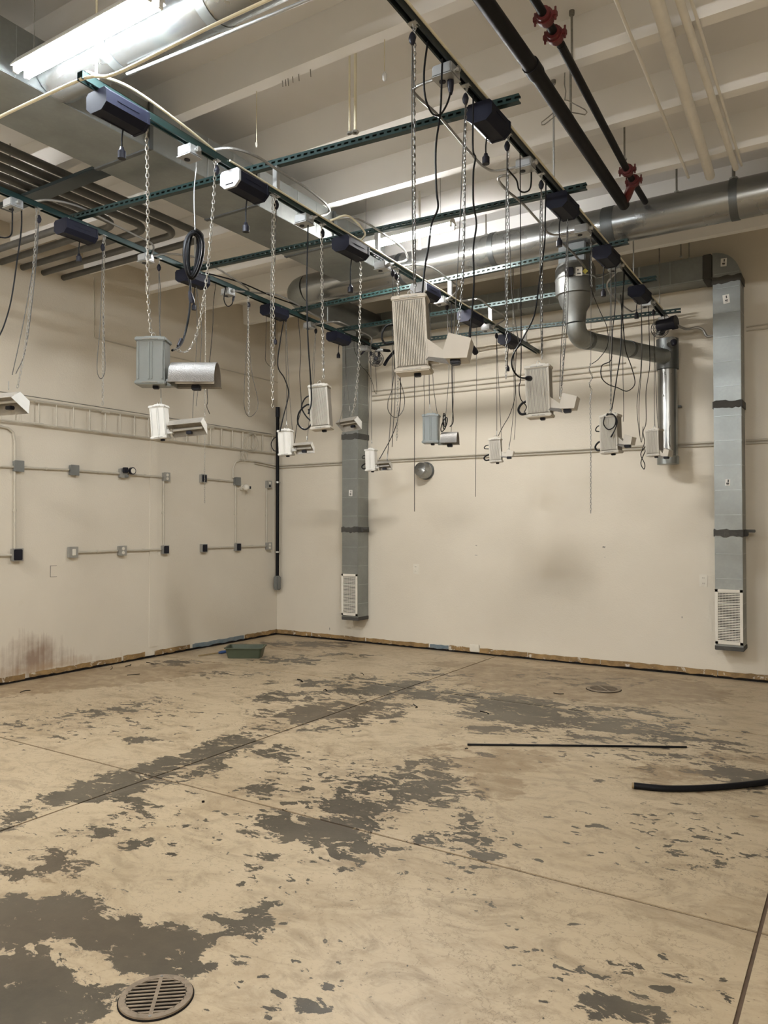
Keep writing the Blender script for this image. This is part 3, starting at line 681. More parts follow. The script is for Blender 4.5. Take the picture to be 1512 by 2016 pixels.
# bundle of conduits along the left side, turning into the left wall
for k in range(5):
    x = -5.02 - 0.12 * k; z = 4.17 - 0.012 * k; yt = 4.95 - 0.03 * k - (0.20 * k)
    pts = [(x, -1.0, z), (x, yt - 0.16, z)]
    for j in range(6):
        a = math.pi / 2 * j / 5; pts.append((x - 0.16 * (1 - math.cos(a)), yt - 0.16 + 0.16 * math.sin(a), z))
    pts.append((XL + 0.001, yt, z))
    o = MB().tube(pts, 0.030, 12).build('ceiling_conduit', 'dullpipe')
    tag(o, 'grey conduit in the bundle at upper left, %s' % (['rightmost, with the widest bend', 'second from the right', 'middle one of five', 'second from the left wall side', 'leftmost, nearest the left wall'][k]), 'conduit', 'bundle of conduits at upper left')
root = empty('conduit_support', (-5.1, 3.45, 4.02), 'dark flat support plate crossing beneath the conduit bundle', 'bracket')
MB().box((-5.08, 3.44, 4.055), (1.30, 0.14, 0.024), ch=0.004).build('plate', 'teal_dk', root)
for x in (-4.47, -5.65): MB().tube([(x, 3.44, 4.05), (x, 3.44, ZC)], 0.006, 8).build('hanger_rod', 'rod', root)

# ================================================================== STRUT GRID
def zS(X, y):
    if X == S1: return 3.865 - (y - 2.6) * 0.0305
    if X == S2: return 3.735 - (y - 2.3) * 0.0275
    return 3.905 - (y - 2.6) * 0.031
def strut(name, p0, p1, mt, label, web='top', group='strut channels'):
    p0, p1 = Vector(p0), Vector(p1); d = (p1 - p0); L = d.length; d.normalize()
    side = d.cross(Vector((0, 0, 1))).normalized(); up = side.cross(d).normalized()
    if web == 'side': u, v = up, -side          # web faces -Y for cross members
    else: u, v = side, up
    if web == 'side' and v.y > 0: v = -v
    root = empty(name, p0, label, 'strut', group)
    w_, t_ = 0.0205, 0.003
    mb = MB()
    mb.prism([(-w_, w_), (-w_, -w_), (-w_ + 0.009, -w_), (-w_ + 0.009, -w_ + 0.007), (-w_ + t_, -w_ + 0.007 - t_ + 0.003), (-w_ + t_, w_ - 0.0001)], p0, p1, u, v)
    mb.prism([(w_, w_), (w_, -w_), (w_ - 0.009, -w_), (w_ - 0.009, -w_ + 0.007), (w_ - t_, -w_ + 0.007 - t_ + 0.003), (w_ - t_, w_ - 0.0001)], p0, p1, u, v)
    for a in (-1, 1):
        mb.prism([(a * w_, w_), (a * w_, w_ - t_), (a * 0.007, w_ - t_), (a * 0.007, w_)], p0, p1, u, v)
    mb.build('channel', mt, root, smooth=False)
    wb_ = MB(); s = 0.0
    while s < L - 0.02:
        wb_.prism([(-0.0072, w_ - 0.0004), (-0.0072, w_ - t_), (0.0072, w_ - t_), (0.0072, w_ - 0.0004)], p0 + d * s, p0 + d * min(L, s + 0.020), u, v); s += 0.049
    o = wb_.build('slotted_web', mt, root, smooth=False); o['kind'] = 'stuff'
    return root
strut('strut_channel', (S1, 0.6, zS(S1, 0.6)), (S1, 7.78, zS(S1, 7.78)), 'teal', 'left long dark green strut channel running to the back, over the ladder side')
strut('strut_channel', (S2, 2.30, zS(S2, 2.30)), (S2, 8.40, zS(S2, 8.4)), 'teal', 'middle long green strut channel, its near end under the bright near lamp')
strut('strut_channel', (S3, 0.2, zS(S3, 0.2)), (S3, 8.36, zS(S3, 8.36)), 'teal_dk', 'right long dark strut channel beside the black sprinkler main')
CR = {'A': (3.576, 3.90), 'B': (4.80, 5.09), 'C': (6.20, 6.19), 'D': (7.00, 7.15), 'E': (7.74, 8.22)}
for k, (c, (ya, yb)) in enumerate(CR.items()):
    za = zS(S1, ya) + 0.041; zb = zS(S3, yb) + 0.041
    a = Vector((S1, ya, za)); b = Vector((S3, yb, zb)); e = (b - a).normalized() * 0.16
    strut('cross_strut', a - e * 0.3, b + e, 'teal', 'slotted cross strut lying over the long struts, %s from the camera' % ORD[k], 'side', 'cross struts over the long strut runs')
    yc = ya + (yb - ya) * (S2 - S1) / (S3 - S1); zc = za + (zb - za) * (S2 - S1) / (S3 - S1); z2 = zS(S2, yc) + 0.0205
    if zc - 0.0205 - z2 > 0.004:
        r = empty('spacer_bracket', (S2, yc, z2), 'zinc bracket tying the %s cross strut to the middle strut' % ('nearest' if k == 0 else ORD[k]), 'bracket', 'brackets on the middle strut')
        MB().box((S2, yc, (z2 + zc - 0.0205) / 2), (0.035, 0.035, zc - 0.0205 - z2), ch=0.003).build('post', 'zinc', r)
        MB().box((S2, yc, z2 + 0.003), (0.06, 0.05, 0.006)).build('foot_plate', 'zinc', r)

# ---- hanger rods from the ceiling
def rod(px, py0, py1, r, label, X=None, Y=None, zt=ZC, zb=None, mt='rod', nut=True):
    b = at(px, py1, X=X) if X is not None else at(px, py1, Y=Y)
    if zb is not None: b.z = zb
    o = empty('hanger_rod', b, label, 'rod', 'hanger rods from the ceiling')
    MB().tube([b, (b.x, b.y, zt)], r, 8).build('threaded_rod', mt, o)
    if nut: MB().disc((b.x, b.y, b.z + 0.006), (0, 0, 1), r * 2.6, 0.012, 6).build('nut', 'zinc', o)
    MB().disc((b.x, b.y, zt - 0.012), (0, 0, 1), r * 2.4, 0.024, 8).build('ceiling_anchor', 'rod', o)
def rod_xy(x, y, zb, zt, r, label, mt='rod'):
    o = empty('hanger_rod', (x, y, zb), label, 'rod', 'hanger rods from the ceiling')
    MB().tube([(x, y, zb), (x, y, zt)], r, 8).build('threaded_rod', mt, o)
    MB().disc((x, y, zb + 0.006), (0, 0, 1), r * 2.6, 0.012, 6).build('nut', 'zinc', o)
    MB().disc((x, y, zt - 0.012), (0, 0, 1), r * 2.4, 0.024, 8).build('ceiling_anchor', 'rod', o)
def sY(px, X): return at(px, 500, X=X).y
rod_xy(S2, sY(187, S2), zS(S2, 2.4) + 0.0205, ZC, 0.006, 'white rod holding the near end of the middle strut', 'cream_cable')
rod_xy(S2, sY(812, S2) , zS(S2, 5.6) + 0.0205, ZC, 0.006, 'rod holding the middle strut above the large hanging fixture')
rod_xy(S2, sY(1010, S2), zS(S2, 7.7) + 0.0205, ZC, 0.006, 'rod holding the middle strut near its far end')
rod_xy(S3, sY(1091, S3), zS(S3, sY(1091, S3)) + 0.0205, ZC, 0.007, 'long pale rod holding the right strut beside the coat hanger', 'box')
rod_xy(S3, sY(1247, S3), zS(S3, sY(1247, S3)) + 0.0205, ZC, 0.006, 'pale rod crossing the shiny round duct, holding the right strut', 'box')
rod_xy(S3, sY(1298, S3), zS(S3, sY(1298, S3)) + 0.0205, ZC, 0.006, 'thin rod at the far end of the right strut', 'rod')
rod_xy(S1, sY(384, S1), zS(S1, sY(384, S1)) + 0.0205, ZC, 0.007, 'pale rod beside the black cable coil, holding the left strut', 'box')
rod_xy(S1, sY(645, S1), zS(S1, sY(645, S1)) + 0.0205, ZC, 0.006, 'pale rod near the far end of the left strut', 'box')
rod_xy(S1, sY(707, S1), zS(S1, sY(707, S1)) + 0.0205, ZC, 0.005, 'last thin rod at the end of the left strut')
yA = 3.576 + (3.90 - 3.576) * ((-2.60) - S1) / (S3 - S1); zA = zS(S1, 3.576) + 0.041 + 0.03
rod_xy(-2.62, 3.812, 3.955, ZC, 0.009, 'pair of cream rods at top centre holding the nearest cross strut, thicker one', 'cream_cable')
rod_xy(-2.655, 3.800, 3.953, ZC, 0.006, 'pair of cream rods at top centre holding the nearest cross strut, thinner one', 'cream_cable')
rod_xy(-1.42, 4.29, 4.23, ZC, 0.007, 'short rod holding the thinner sprinkler pipe')
rod_xy(-1.47, 5.62, 4.23, ZC, 0.007, 'short rod beside the far red couplings')
rod_xy(-1.565, 4.70, 4.15, ZC, 0.008, 'rod holding the thick sprinkler main above the coat hanger')
rod_xy(-0.86, 6.54, 4.295, ZC, 0.013, 'thick rod holding the right end of the shiny round duct')
rod_xy(-1.29, 6.54, 4.29, ZC, 0.008, 'rod holding the shiny round duct left of its thick end rod')
rod_xy(-3.0, 6.54, 4.29, ZC, 0.007, 'rod holding the shiny round duct above the far lamp')
rod_xy(-1.56, 8.10, 4.275, ZC, 0.006, 'left one of two rods above the back wall duct', 'rod')
rod_xy(-1.50, 8.20, 4.275, ZC, 0.006, 'right one of two rods above the back wall duct', 'rod')
def cord_end(name, pxs, Z, r, label, cat, mt, endb):
    pass
# two loose strings with end pulls near the near stems
for (px, pt, pb, Y, lab, knob) in ((505, 165, 285, 3.60, 'thin white string with a small clip end hanging from a stem at upper centre left', 0),
                                   (757, 55, 150, 3.60, 'thin string with a glass bulb end hanging from the ceiling stem at top centre', 1)):
    a = at(px, pt, Y=Y); b = at(px, pb, Y=Y); a.z = 4.305
    o = empty('hanging_string', b, lab, 'string')
    MB().tube([a, b], 0.0022, 6).build('string', 'cream_cable', o)
    if knob: MB().tube([b + Vector((0, 0, .025)), b + Vector((0, 0, .01)), b - Vector((0, 0, .02)), b - Vector((0, 0, .03))], .01, 12, True, [.004, .014, .012, .004]).build('end_bulb', 'lampglass', o)
    else: MB().box(b, (0.014, 0.01, 0.035), ch=0.003).build('end_clip', 'cream_fix', o)
# wire stubs stuck to a stem
for k, px in enumerate((560, 566, 571, 580, 592, 615)):
    a = at(px, 152 - (px - 560) * 0.42, Y=3.62)
    o = MB().tube([(a.x, 3.60, 4.302), (a.x, 3.605, 4.265 - 0.004 * (k % 3))], 0.003, 6).build('wire_stub', 'rod')
    tag(o, 'short dark wire end under the near ceiling stem, %s' % ['leftmost of six', 'second from the left', 'third from the left', 'third from the right', 'second from the right', 'rightmost of six'][k], 'wire', 'row of wire stubs under the near stem')

# ================================================================== STRUT FITTINGS
def ballast(px, X, label, length=0.28, capped=False, plug=True, plen=0.14):
    yc = sY(px, X); z0 = zS(X, yc) - 0.0205
    root = empty('ballast_box', (X, yc, z0), label, 'ballast', 'dark ballast boxes under the struts')
    h = 0.105; wd = 0.075; L = length / 2
    prof = [(-wd, -0.015), (-wd + 0.015, 0), (wd - 0.015, 0), (wd, -0.015), (wd, -h + 0.03), (wd - 0.035, -h), (-wd + 0.035, -h), (-wd, -h + 0.03)]
    MB().prism(prof, (X, yc - L + 0.015, z0), (X, yc + L - 0.015, z0), (1, 0, 0), (0, 0, 1)).build('body', 'navy', root)
    pr2 = [(a * 1.03, b * 1.03 + 0.001) for a, b in prof]
    for s in (-1, 1):
        c = MB().prism(pr2, (X, yc + s * L, z0), (X, yc + s * (L - 0.016), z0), (1, 0, 0), (0, 0, 1)).build('end_cap', 'cap' if capped and s < 0 else 'navy', root)
        if capped and s < 0:
            c['label'] = 'pale grey end cap'
            MB().box((X, yc - L - 0.001, z0 - 0.085), (0.06, 0.003, 0.006)).build('slot', 'dark', c)
    mb = MB()
    mb.box((X + wd + 0.001, yc, z0 - 0.045), (0.003, length * 0.5, 0.004)); mb.box((X - 0.03, yc, z0 - h - 0.001), (0.004, length * 0.6, 0.003)); mb.build('edge_rib', 'navy', root)
    for s in (-1, 1): MB().box((X, yc + s * L * 0.6, z0 + 0.01), (0.052, 0.014, 0.024), ch=0.002).build('mounting_clip', 'zinc', root)
    if plug:
        p = Vector((X - 0.03, yc + L * 0.4, z0 - h)); q = p + Vector((-0.012, 0.0, -plen))
        MB().tube(spline([p + Vector((0, 0, 0.02)), p + Vector((-0.012, 0, -plen * 0.4)), q], 5), 0.0045, 8).build('outlet_lead', 'cord', root)
        mb = MB(); mb.tube([q + Vector((0, 0, 0.01)), q - Vector((0, 0, 0.005)), q - Vector((0, 0, 0.012)), q - Vector((0, 0, 0.05))], .01, 12, True, [0.010, 0.014, 0.021, 0.021]); mb.build('socket_end', 'black', root)
    return root
names = {S1: 'left', S2: 'middle', S3: 'right'}
BAL = {S1: (150, 380, 541, 667), S2: (232, 482, 691, 838, 926, 1002), S3: (963, 1108, 1194, 1259)}
for X, lst in BAL.items():
    for k, px in enumerate(lst):
        cap = X == S2 and k in (1, 3)
        ballast(px, X, '%s hung under the %s strut, %s from the camera end' % ('pale-capped ballast box' if cap else 'dark ballast box', names[X], ORD[k]),
                capped=cap, length=0.27 if X != S3 else 0.26, plen=0.10 + 0.05 * ((k * 7) % 3))
JB = {S1: (28, 290, 452, 612, 722), S2: (377, 603, 757, 872, 962), S3: (885, 1041, 1152, 1215, 1277)}
boxpos = {}
for X, lst in JB.items():
    for k, px in enumerate(lst):
        yc = sY(px, X); z0 = zS(X, yc) - 0.0205
        root = empty('junction_box', (X, yc, z0), 'galvanised junction box on the %s strut, %s from the camera end' % (names[X], ORD[k]), 'junction box', 'junction boxes on the struts')
        s = 0.10 if X != S3 or k else 0.11
        xo = X - 0.018
        MB().box((xo, yc, z0 - 0.030), (s, s * 0.95, 0.058), ch=0.006).build('box', 'box', root)
        mb = MB(); mb.box((xo, yc, z0 - 0.0615), (s + 0.004, s, 0.004), ch=0.001); mb.build('cover', 'box', root)
        mb = MB(); mb.disc((xo - 0.02, yc, z0 - 0.065), (0, 0, 1), 0.017, 0.006, 14); mb.build('receptacle', 'black', root)
        mb = MB(); mb.disc((X + 0.045, yc, z0 - 0.028), (1, 0, 0), 0.013, 0.03, 12); mb.disc((X + 0.052, yc, z0 - 0.028), (1, 0, 0), 0.017, 0.008, 6); mb.build('connector', 'zinc', root)
        boxpos[(X, k)] = Vector((X + 0.05, yc, z0 - 0.028))
# flexible conduits arching from box to box over the cross struts
def flex(X, k0, k1, mids, label, r=0.0085, mt='conduit', name='flexible_conduit'):
    a = boxpos[(X, k0)]; b = boxpos[(X, k1)]
    pts = [a] + mids + [b]
    o = MB().tube(spline(pts, 8), r, 8).build(name, mt); tag(o, label, 'conduit', 'flexible conduits between junction boxes'); return o
def arc(X, pxs, Z): return [at(p[0], p[1], Z=Z) for p in pxs]
flex(S1, 0, 1, arc(S1, [(50, 399), (95, 394), (150, 405), (205, 432), (260, 460), (300, 481)], 3.90), 'grey flexible conduit arching over the left strut at its near end')
flex(S1, 1, 2, arc(S1, [(330, 500), (385, 507), (430, 530), (470, 555), (490, 572)], 3.85), 'grey flexible conduit arching over the left strut behind the cable coil')
flex(S1, 2, 3, arc(S1, [(510, 577), (540, 579), (575, 594), (615, 618), (632, 628)], 3.84), 'grey flexible conduit arching over the left strut beyond its second box')
flex(S1, 3, 4, arc(S1, [(650, 634), (672, 635), (700, 649), (730, 664)], 3.80), 'last flexible conduit at the far end of the left strut')
flex(S2, 0, 1, arc(S2, [(410, 296), (455, 292), (505, 308), (550, 337), (600, 368), (640, 400), (647, 418)], 3.83), 'long grey flexible conduit looping beside the near half of the middle strut')
flex(S2, 1, 2, arc(S2, [(640, 434), (680, 429), (712, 434), (760, 464), (795, 492), (800, 512)], 3.83), 'grey flexible conduit looping beside the far lamp at the middle strut')
flex(S2, 2, 3, arc(S2, [(790, 524), (820, 521), (850, 527), (885, 552), (903, 568)], 3.80), 'grey flexible conduit looping over the middle strut past the lamp end')
flex(S2, 3, 4, arc(S2, [(915, 592), (942, 589), (965, 605), (995, 625)], 3.74), 'short flexible conduit near the far end of the middle strut')
flex(S3, 0, 1, [at(866, 152, Z=3.86), at(818, 172, Z=3.86), at(818, 186, Z=3.86), at(870, 235, Z=3.86), at(925, 300, Z=3.84), at(955, 330, Z=3.82), at(985, 336, Z=3.80)], 'pale flexible conduit looping out left of the right strut at its near end')
flex(S3, 1, 2, [at(1010, 341, Z=3.80), at(982, 350, Z=3.80), at(995, 372, Z=3.80), at(1030, 402, Z=3.80), at(1065, 440, Z=3.80), at(1090, 462, Z=3.78)], 'pale flexible conduit looping left of the right strut, second from the camera')
flex(S3, 2, 3, [at(1120, 462, Z=3.76), at(1100, 470, Z=3.76), at(1130, 500, Z=3.76), at(1160, 535, Z=3.75), at(1180, 545, Z=3.72)], 'pale flexible conduit looping left of the right strut, third from the camera')
flex(S3, 3, 4, [at(1195, 560, Z=3.70), at(1215, 590, Z=3.68), at(1240, 612, Z=3.68), at(1255, 610, Z=3.68)], 'pale flexible conduit looping left of the right strut, farthest one')
# cream cables at the near end of the middle strut
o = MB().tube(spline([at(-60, 262, Y=2.30), at(0, 230, Y=2.30), at(80, 192, Y=2.30), at(155, 158, Y=2.31), at(185, 150, Y=2.32)], 6), 0.008, 8).build('cream_cable', 'cream_cable'); tag(o, 'cream cable coming from the left edge to the near end of the middle strut', 'cable')
o = MB().tube(spline([at(185, 150, Y=2.32), at(225, 146, Y=2.38), at(320, 100, Y=2.42), at(420, 50, Y=2.44), at(560, -15, Y=2.46), at(640, -50, Y=2.46)], 6), 0.008, 8).build('cream_cable', 'cream_cable'); tag(o, 'cream cable rising right from the strut end past the large round duct', 'cable')
yy = [2.35, 2.6, 2.9, 3.2]
o = MB().tube(spline([(S2 + 0.01, 2.33, zS(S2, 2.33) + 0.03), (S2 + 0.06, 2.55, zS(S2, 2.55) + 0.05), (S2 + 0.05, 2.9, zS(S2, 2.9) + 0.035), (S2 + 0.01, 3.2, zS(S2, 3.2) + 0.027)], 8), 0.007, 8).build('cream_cable', 'cream_cable'); tag(o, 'cream cable lying along the top of the middle strut near its end', 'cable')
o = MB().tube(spline([(S2 + 0.03, 4.3, zS(S2, 4.3) + 0.02), (S2 + 0.10, 4.42, zS(S2, 4.3) + 0.08), (S2 + 0.12, 4.6, zS(S2, 4.6) + 0.03), (S2 + 0.03, 4.7, zS(S2, 4.7) + 0.022)], 8), 0.007, 8).build('cream_cable', 'cream_cable'); tag(o, 'short cream cable loop on the middle strut by the far lamp', 'cable')
o = MB().tube([(S3 + 0.03, 1.2, zS(S3, 1.2) + 0.012), (S3 + 0.03, 8.0, zS(S3, 8.0) + 0.012)], 0.0065, 8).build('cream_cable', 'cream_cable'); tag(o, 'cream line standing in for the lit right edge of the right strut', 'cable')  # pale tube puts the light caught by the strut edge into its colour
o = MB().tube([(S2 + 0.028, 3.3, zS(S2, 3.3) + 0.012), (S2 + 0.028, 7.2, zS(S2, 7.2) + 0.012)], 0.0065, 8).build('cream_cable', 'cream_cable'); tag(o, 'cream line running along the right edge of the middle strut', 'cable')  # thin pale tube following the strut's right edge
# black cable strapped on the left strut towards the back
o = MB().tube(spline([at(395, 535, Z=3.86), at(470, 555, Z=3.86), at(540, 585, Z=3.84), at(600, 606, Z=3.84)], 6), 0.007, 8).build('black_cable', 'cord'); tag(o, 'black cable sagging beside the left strut behind the cable coil', 'cable')

# ================================================================== LAMPS
def shop_light(x0, x1, y, z, label, tm='tube'):
    xc = (x0 + x1) / 2; L = x1 - x0
    root = empty('fluorescent_light', (xc, y, z), label, 'lamp', 'fluorescent strip lights')
    MB().prism([(-0.060, -0.0095), (-0.034, 0.0), (0.034, 0.0), (0.060, -0.0095), (0.060, -0.0035), (0.028, 0.045), (-0.028, 0.045), (-0.060, -0.0035)], (x0, y, z), (x1, y, z), (0, 1, 0), (0, 0, 1)).build('housing', 'white', root, smooth=False)
    for s in (-1, 1):
        MB().tube([(x0 + 0.02, y + s * 0.032, z - 0.022), (x1 - 0.02, y + s * 0.032, z - 0.022)], 0.0165, 12).build('tube', tm, root)
        for e in (x0 + 0.008, x1 - 0.008):
            MB().box((e, y + s * 0.032, z - 0.016), (0.016, 0.030, 0.046), ch=0.003).build('lamp_holder', 'white', root)
    for x in (x0 + 0.12, x1 - 0.12):
        MB().tube([(x, y, z + 0.04), (x, y, ZC)], 0.0025, 6).build('hanger_wire', 'rod', root)
shop_light(-3.81, -2.75, 2.375, 4.0, 'bright near fluorescent strip light at top left of the picture', 'cool_tube')
shop_light(-3.86, -2.87, 5.61, 4.06, 'smaller far fluorescent strip light by the middle strut')
shop_light(-1.1, 0.1, -1.30, 3.90, 'fluorescent strip light assumed behind the camera, shifted to light the right floor')  # unseen lamp, shifted right to brighten the floor on that side
shop_light(1.3, 2.4, -1.9, 3.90, 'added unseen strip light far right behind the camera, brightening the right floor')  # lamp added out of view to raise the light on the right floor
shop_light(-6.75, -5.60, 1.0, 3.95, 'fluorescent strip light near the left wall outside the frame')
# white pipe end and cap dropping beside the far lamp
o = MB().tube([at(826, 440, Y=5.9), at(826, 490, Y=5.9)], 0.012, 10).build('pipe_stub', 'paintpipe')
b = at(826, 490, Y=5.9); o2 = o; bpy.data.objects.remove(o2)
root = empty('sprinkler_drop', b, 'short pale pipe drop hanging from the ceiling beyond the far lamp', 'pipe')
MB().tube([b, (b.x, b.y, ZC)], 0.011, 10).build('drop_pipe', 'paintpipe', root); MB().disc(b, (0, 0, 1), 0.016, 0.02, 12).build('end_fitting', 'white', root)

# ================================================================== HANGING CHAINS, ROPES AND CORDS
LINK = None
def chain_mesh(path, pitch=0.024, r=0.0024, wd=0.0065):
    mb = MB(); P = walk(path, pitch)
    for i, p in enumerate(P[:-1]):
        t = (P[i + 1] - p).normalized(); a = t.cross(Vector((0.2, 1, 0.1))).normalized(); b = t.cross(a)
        u = (a + b).normalized() if i % 2 else (a - b).normalized(); v = t.cross(u)
        vs = []; fs = []; n = 8; k = 4; c = p + t * pitch / 2
        for q in range(n):
            an = 2 * math.pi * q / n; ce_ = c + t * (pitch * 0.62 * math.cos(an)) + u * (wd * math.sin(an)); dd = (t * math.cos(an) + u * math.sin(an))
            for j in range(k):
                bb = 2 * math.pi * j / k; vs.append(ce_ + dd * r * math.cos(bb) + v * r * math.sin(bb))
        for q in range(n):
            for j in range(k): fs.append((q * k + j, ((q + 1) % n) * k + j, ((q + 1) % n) * k + (j + 1) % k, q * k + (j + 1) % k))
        mb.add(vs, fs)
    return mb
def topz(p, X): return Vector((p.x, p.y, zS(X, p.y) - 0.018))
def chain(X, pxs, label, top=True, hook=True, thin=False):
    pts = [at(a, b, X=X) for a, b in pxs]
    if top: pts[0] = topz(pts[0], X)
    root = empty('hanging_chain', pts[0], label, 'chain', 'steel chains hanging from the struts')
    path = spline(pts, 8) if len(pts) > 2 else pts
    near = X == S3
    chain_mesh(path, 0.020 if thin or near else 0.024, 0.0014 if thin else 0.0019 if near else 0.0028, 0.0045 if thin else 0.0056 if near else 0.0078).build('links', 'rod' if thin else 'chain_dk' if near else 'chain', root)
    if hook:
        h = MB(); p = pts[0]; h.tube([p + Vector((0, 0, 0.002)), p + Vector((0.006, 0, -0.014)), p + Vector((0, 0, -0.028)), p + Vector((-0.006, 0, -0.014)), p], 0.0022, 6)
        h.box(p + Vector((0, 0, 0.0)), (0.042, 0.022, 0.004)); h.build('strut_clip', 'zinc', root)
    return root
def pulley(X, px, lines, label, drop=0.05, endhook=None):
    """ratchet rope hanger: strut clip, hook, pulley body, its rope lines (lists of px)"""
    y = sY(px, X); z = zS(X, y) - 0.0185
    root = empty('rope_hanger', (X, y, z), label, 'rope hanger', 'ratchet rope hangers on the struts')
    MB().box((X, y, z), (0.044, 0.028, 0.005)).build('strut_clip', 'zinc', root)
    MB().tube([(X, y, z), (X + 0.006, y, z - 0.02), (X, y, z - drop)], 0.0025, 6).build('hook', 'zinc', root)
    c = Vector((X, y, z - drop - 0.02)); mb = MB()
    mb.tube([c + Vector((0, 0, 0.028)), c + Vector((0, 0, 0.018)), c, c - Vector((0, 0, 0.02)), c - Vector((0, 0, 0.032))], .01, 10, True, [.005, .012, .018, .014, .006]); mb.build('pulley', 'black', root)
    for L in lines:
        pts = [at(a, b, X=X) for a, b in L]
        pts = [c - Vector((0, 0, 0.01))] + pts
        MB().tube(spline(pts, 6), 0.0029, 6).build('rope', 'rope', root)
        e = pts[-1]
    for (a, b) in (endhook or []):
        p = at(a, b, X=X); mb = MB(); mb.ring(p, (0.3, 1, 0), 0.010, 0.0022, 12, 5); mb.tube([p + Vector((0, 0, 0.01)), p + Vector((0, 0, 0.05))], 0.004, 6); mb.build('end_hook', 'zinc', root)
    return root
def cord(X, pxs, label, r=0.0050, plug=None, plug2=None, top=True, name='power_cord'):
    pts = [at(a, b, X=X) if len((a, b)) == 2 else None for a, b in pxs]
    if top: pts[0] = Vector((pts[0].x, pts[0].y, zS(X, pts[0].y) - 0.022))
    root = empty(name, pts[0], label, 'cord', 'black power cords')
    sp = spline(pts, 8)
    MB().tube(sp, r, 7).build('cable', 'cord', root)
    for q, sgn in ((plug, 0), (plug2, -1)):
        if not q: continue
        e = sp[sgn]; d = (sp[1] - sp[0]).normalized() if sgn == 0 else (sp[-2] - sp[-1]).normalized()
        MB().tube([e - d * 0.02, e - d * 0.005, e + d * 0.03, e + d * 0.055], .01, 10, True, [0.017 * q, 0.018 * q, 0.014 * q, 0.006 * q]).build('plug', 'black', root)
    return root

# --- left strut
chain(S1, [(72, 418), (70, 470), (63, 560), (50, 680), (34, 765)], 'steel chain nearest the left edge, hanging from the left strut')
pulley(S1, 76, [[(66, 520), (45, 640), (24, 738)], [(71, 520), (58, 640), (47, 700), (31, 736)]], 'rope hanger nearest the left edge, on the left strut', endhook=[(17, 765)])
cord(S1, [(42, 412), (42, 450), (34, 510), (22, 590), (8, 640), (-6, 670)], 'black power cord at the left edge hanging from the left strut')
cord(S1, [(24, 425), (24, 445), (22, 462), (12, 468), (-6, 466)], 'short plugged-in cord below the nearest box of the left strut', plug=0.8)
pulley(S1, 202, [[(200, 560), (197, 640), (191, 720), (196, 744), (204, 740), (207, 715), (203, 620)]], 'rope hanger with a long rope loop on the left strut beside its nearest ballast', drop=0.07)
chain(S1, [(206, 474), (204, 560), (203, 700), (202, 802)], 'chain beside the looped rope on the left strut')
pulley(S1, 313, [[(316, 580), (315, 650), (322, 720), (331, 748)], [(313, 600), (316, 700), (317, 800)]], 'rope hanger on the left strut behind the grey ballast fixture', endhook=[(317, 795)])
chain(S1, [(404, 560), (404, 700), (403, 850), (403, 993)], 'thin long chain hanging to outlet height left of centre', thin=True)
pulley(S1, 386, [[(388, 640), (385, 720), (380, 800), (379, 832)], [(397, 640), (392, 740), (386, 800)]], 'rope hanger on the left strut below the cable coil', endhook=[(379, 838)])
cord(S1, [(425, 560), (420, 600), (419, 640), (414, 700), (408, 760), (409, 790), (407, 800), (413, 815)], 'thin black cord left of the corner chains with a bent tail', r=0.003)
cord(S1, [(444, 572), (441, 590), (448, 603), (457, 598), (460, 585)], 'small cord loop below the third box of the left strut', plug2=0.7)
pulley(S1, 490, [[(488, 640), (482, 740), (481, 800), (490, 820), (503, 812), (508, 790), (497, 740), (491, 690)]], 'rope hanger with a wide rope loop on the left strut near the corner pipe', drop=0.06)
chain(S1, [(488, 600), (489, 700), (490, 822)], 'chain beside the wide rope loop near the corner pipe')
cord(S1, [(525, 655), (523, 690), (523, 710), (533, 722), (541, 718), (541, 700)], 'thin cord loop below the third ballast of the left strut', r=0.0025)
cord(S1, [(562, 636), (552, 670), (547, 720), (560, 745), (568, 775), (558, 820), (551, 850)], 'thick black cord snaking down to the black pipe in the corner', r=0.006)
pulley(S1, 563, [[(563, 700), (564, 780), (564, 838)], [(566, 700), (571, 790), (576, 850)]], 'rope hanger above the small white fixture near the corner', endhook=[(564, 838)])
pulley(S1, 622, [[(617, 700), (612, 780), (605, 868)], [(620, 700), (616, 780), (610, 830)]], 'rope hanger with spread ropes left of the ribbed fixture', endhook=[(604, 868)])
cord(S1, [(587, 640), (592, 690), (590, 740), (593, 800), (584, 840), (580, 872)], 'wavy black cord between the corner fixture and the ribbed fixture', r=0.0035)
pulley(S1, 680, [[(682, 730), (687, 790), (688, 820)], [(680, 740), (677, 790), (667, 838)]], 'rope hanger above the reflector in front of the left riser', endhook=[(688, 808)])
cord(S1, [(697, 665), (698, 690), (706, 703), (714, 694)], 'small cord loop below the farthest ballast of the left strut', plug2=0.7, r=0.003)
pulley(S1, 730, [[(731, 760), (731, 820), (732, 872)], [(728, 760), (725, 830), (722, 880)]], 'rope hanger above the small white fixture left of the vent hood', endhook=[(732, 872)])
cord(S1, [(703, 690), (708, 714), (722, 732), (732, 750), (738, 772), (742, 770), (739, 720)], 'thin black cord wandering in front of the left riser', r=0.0025)
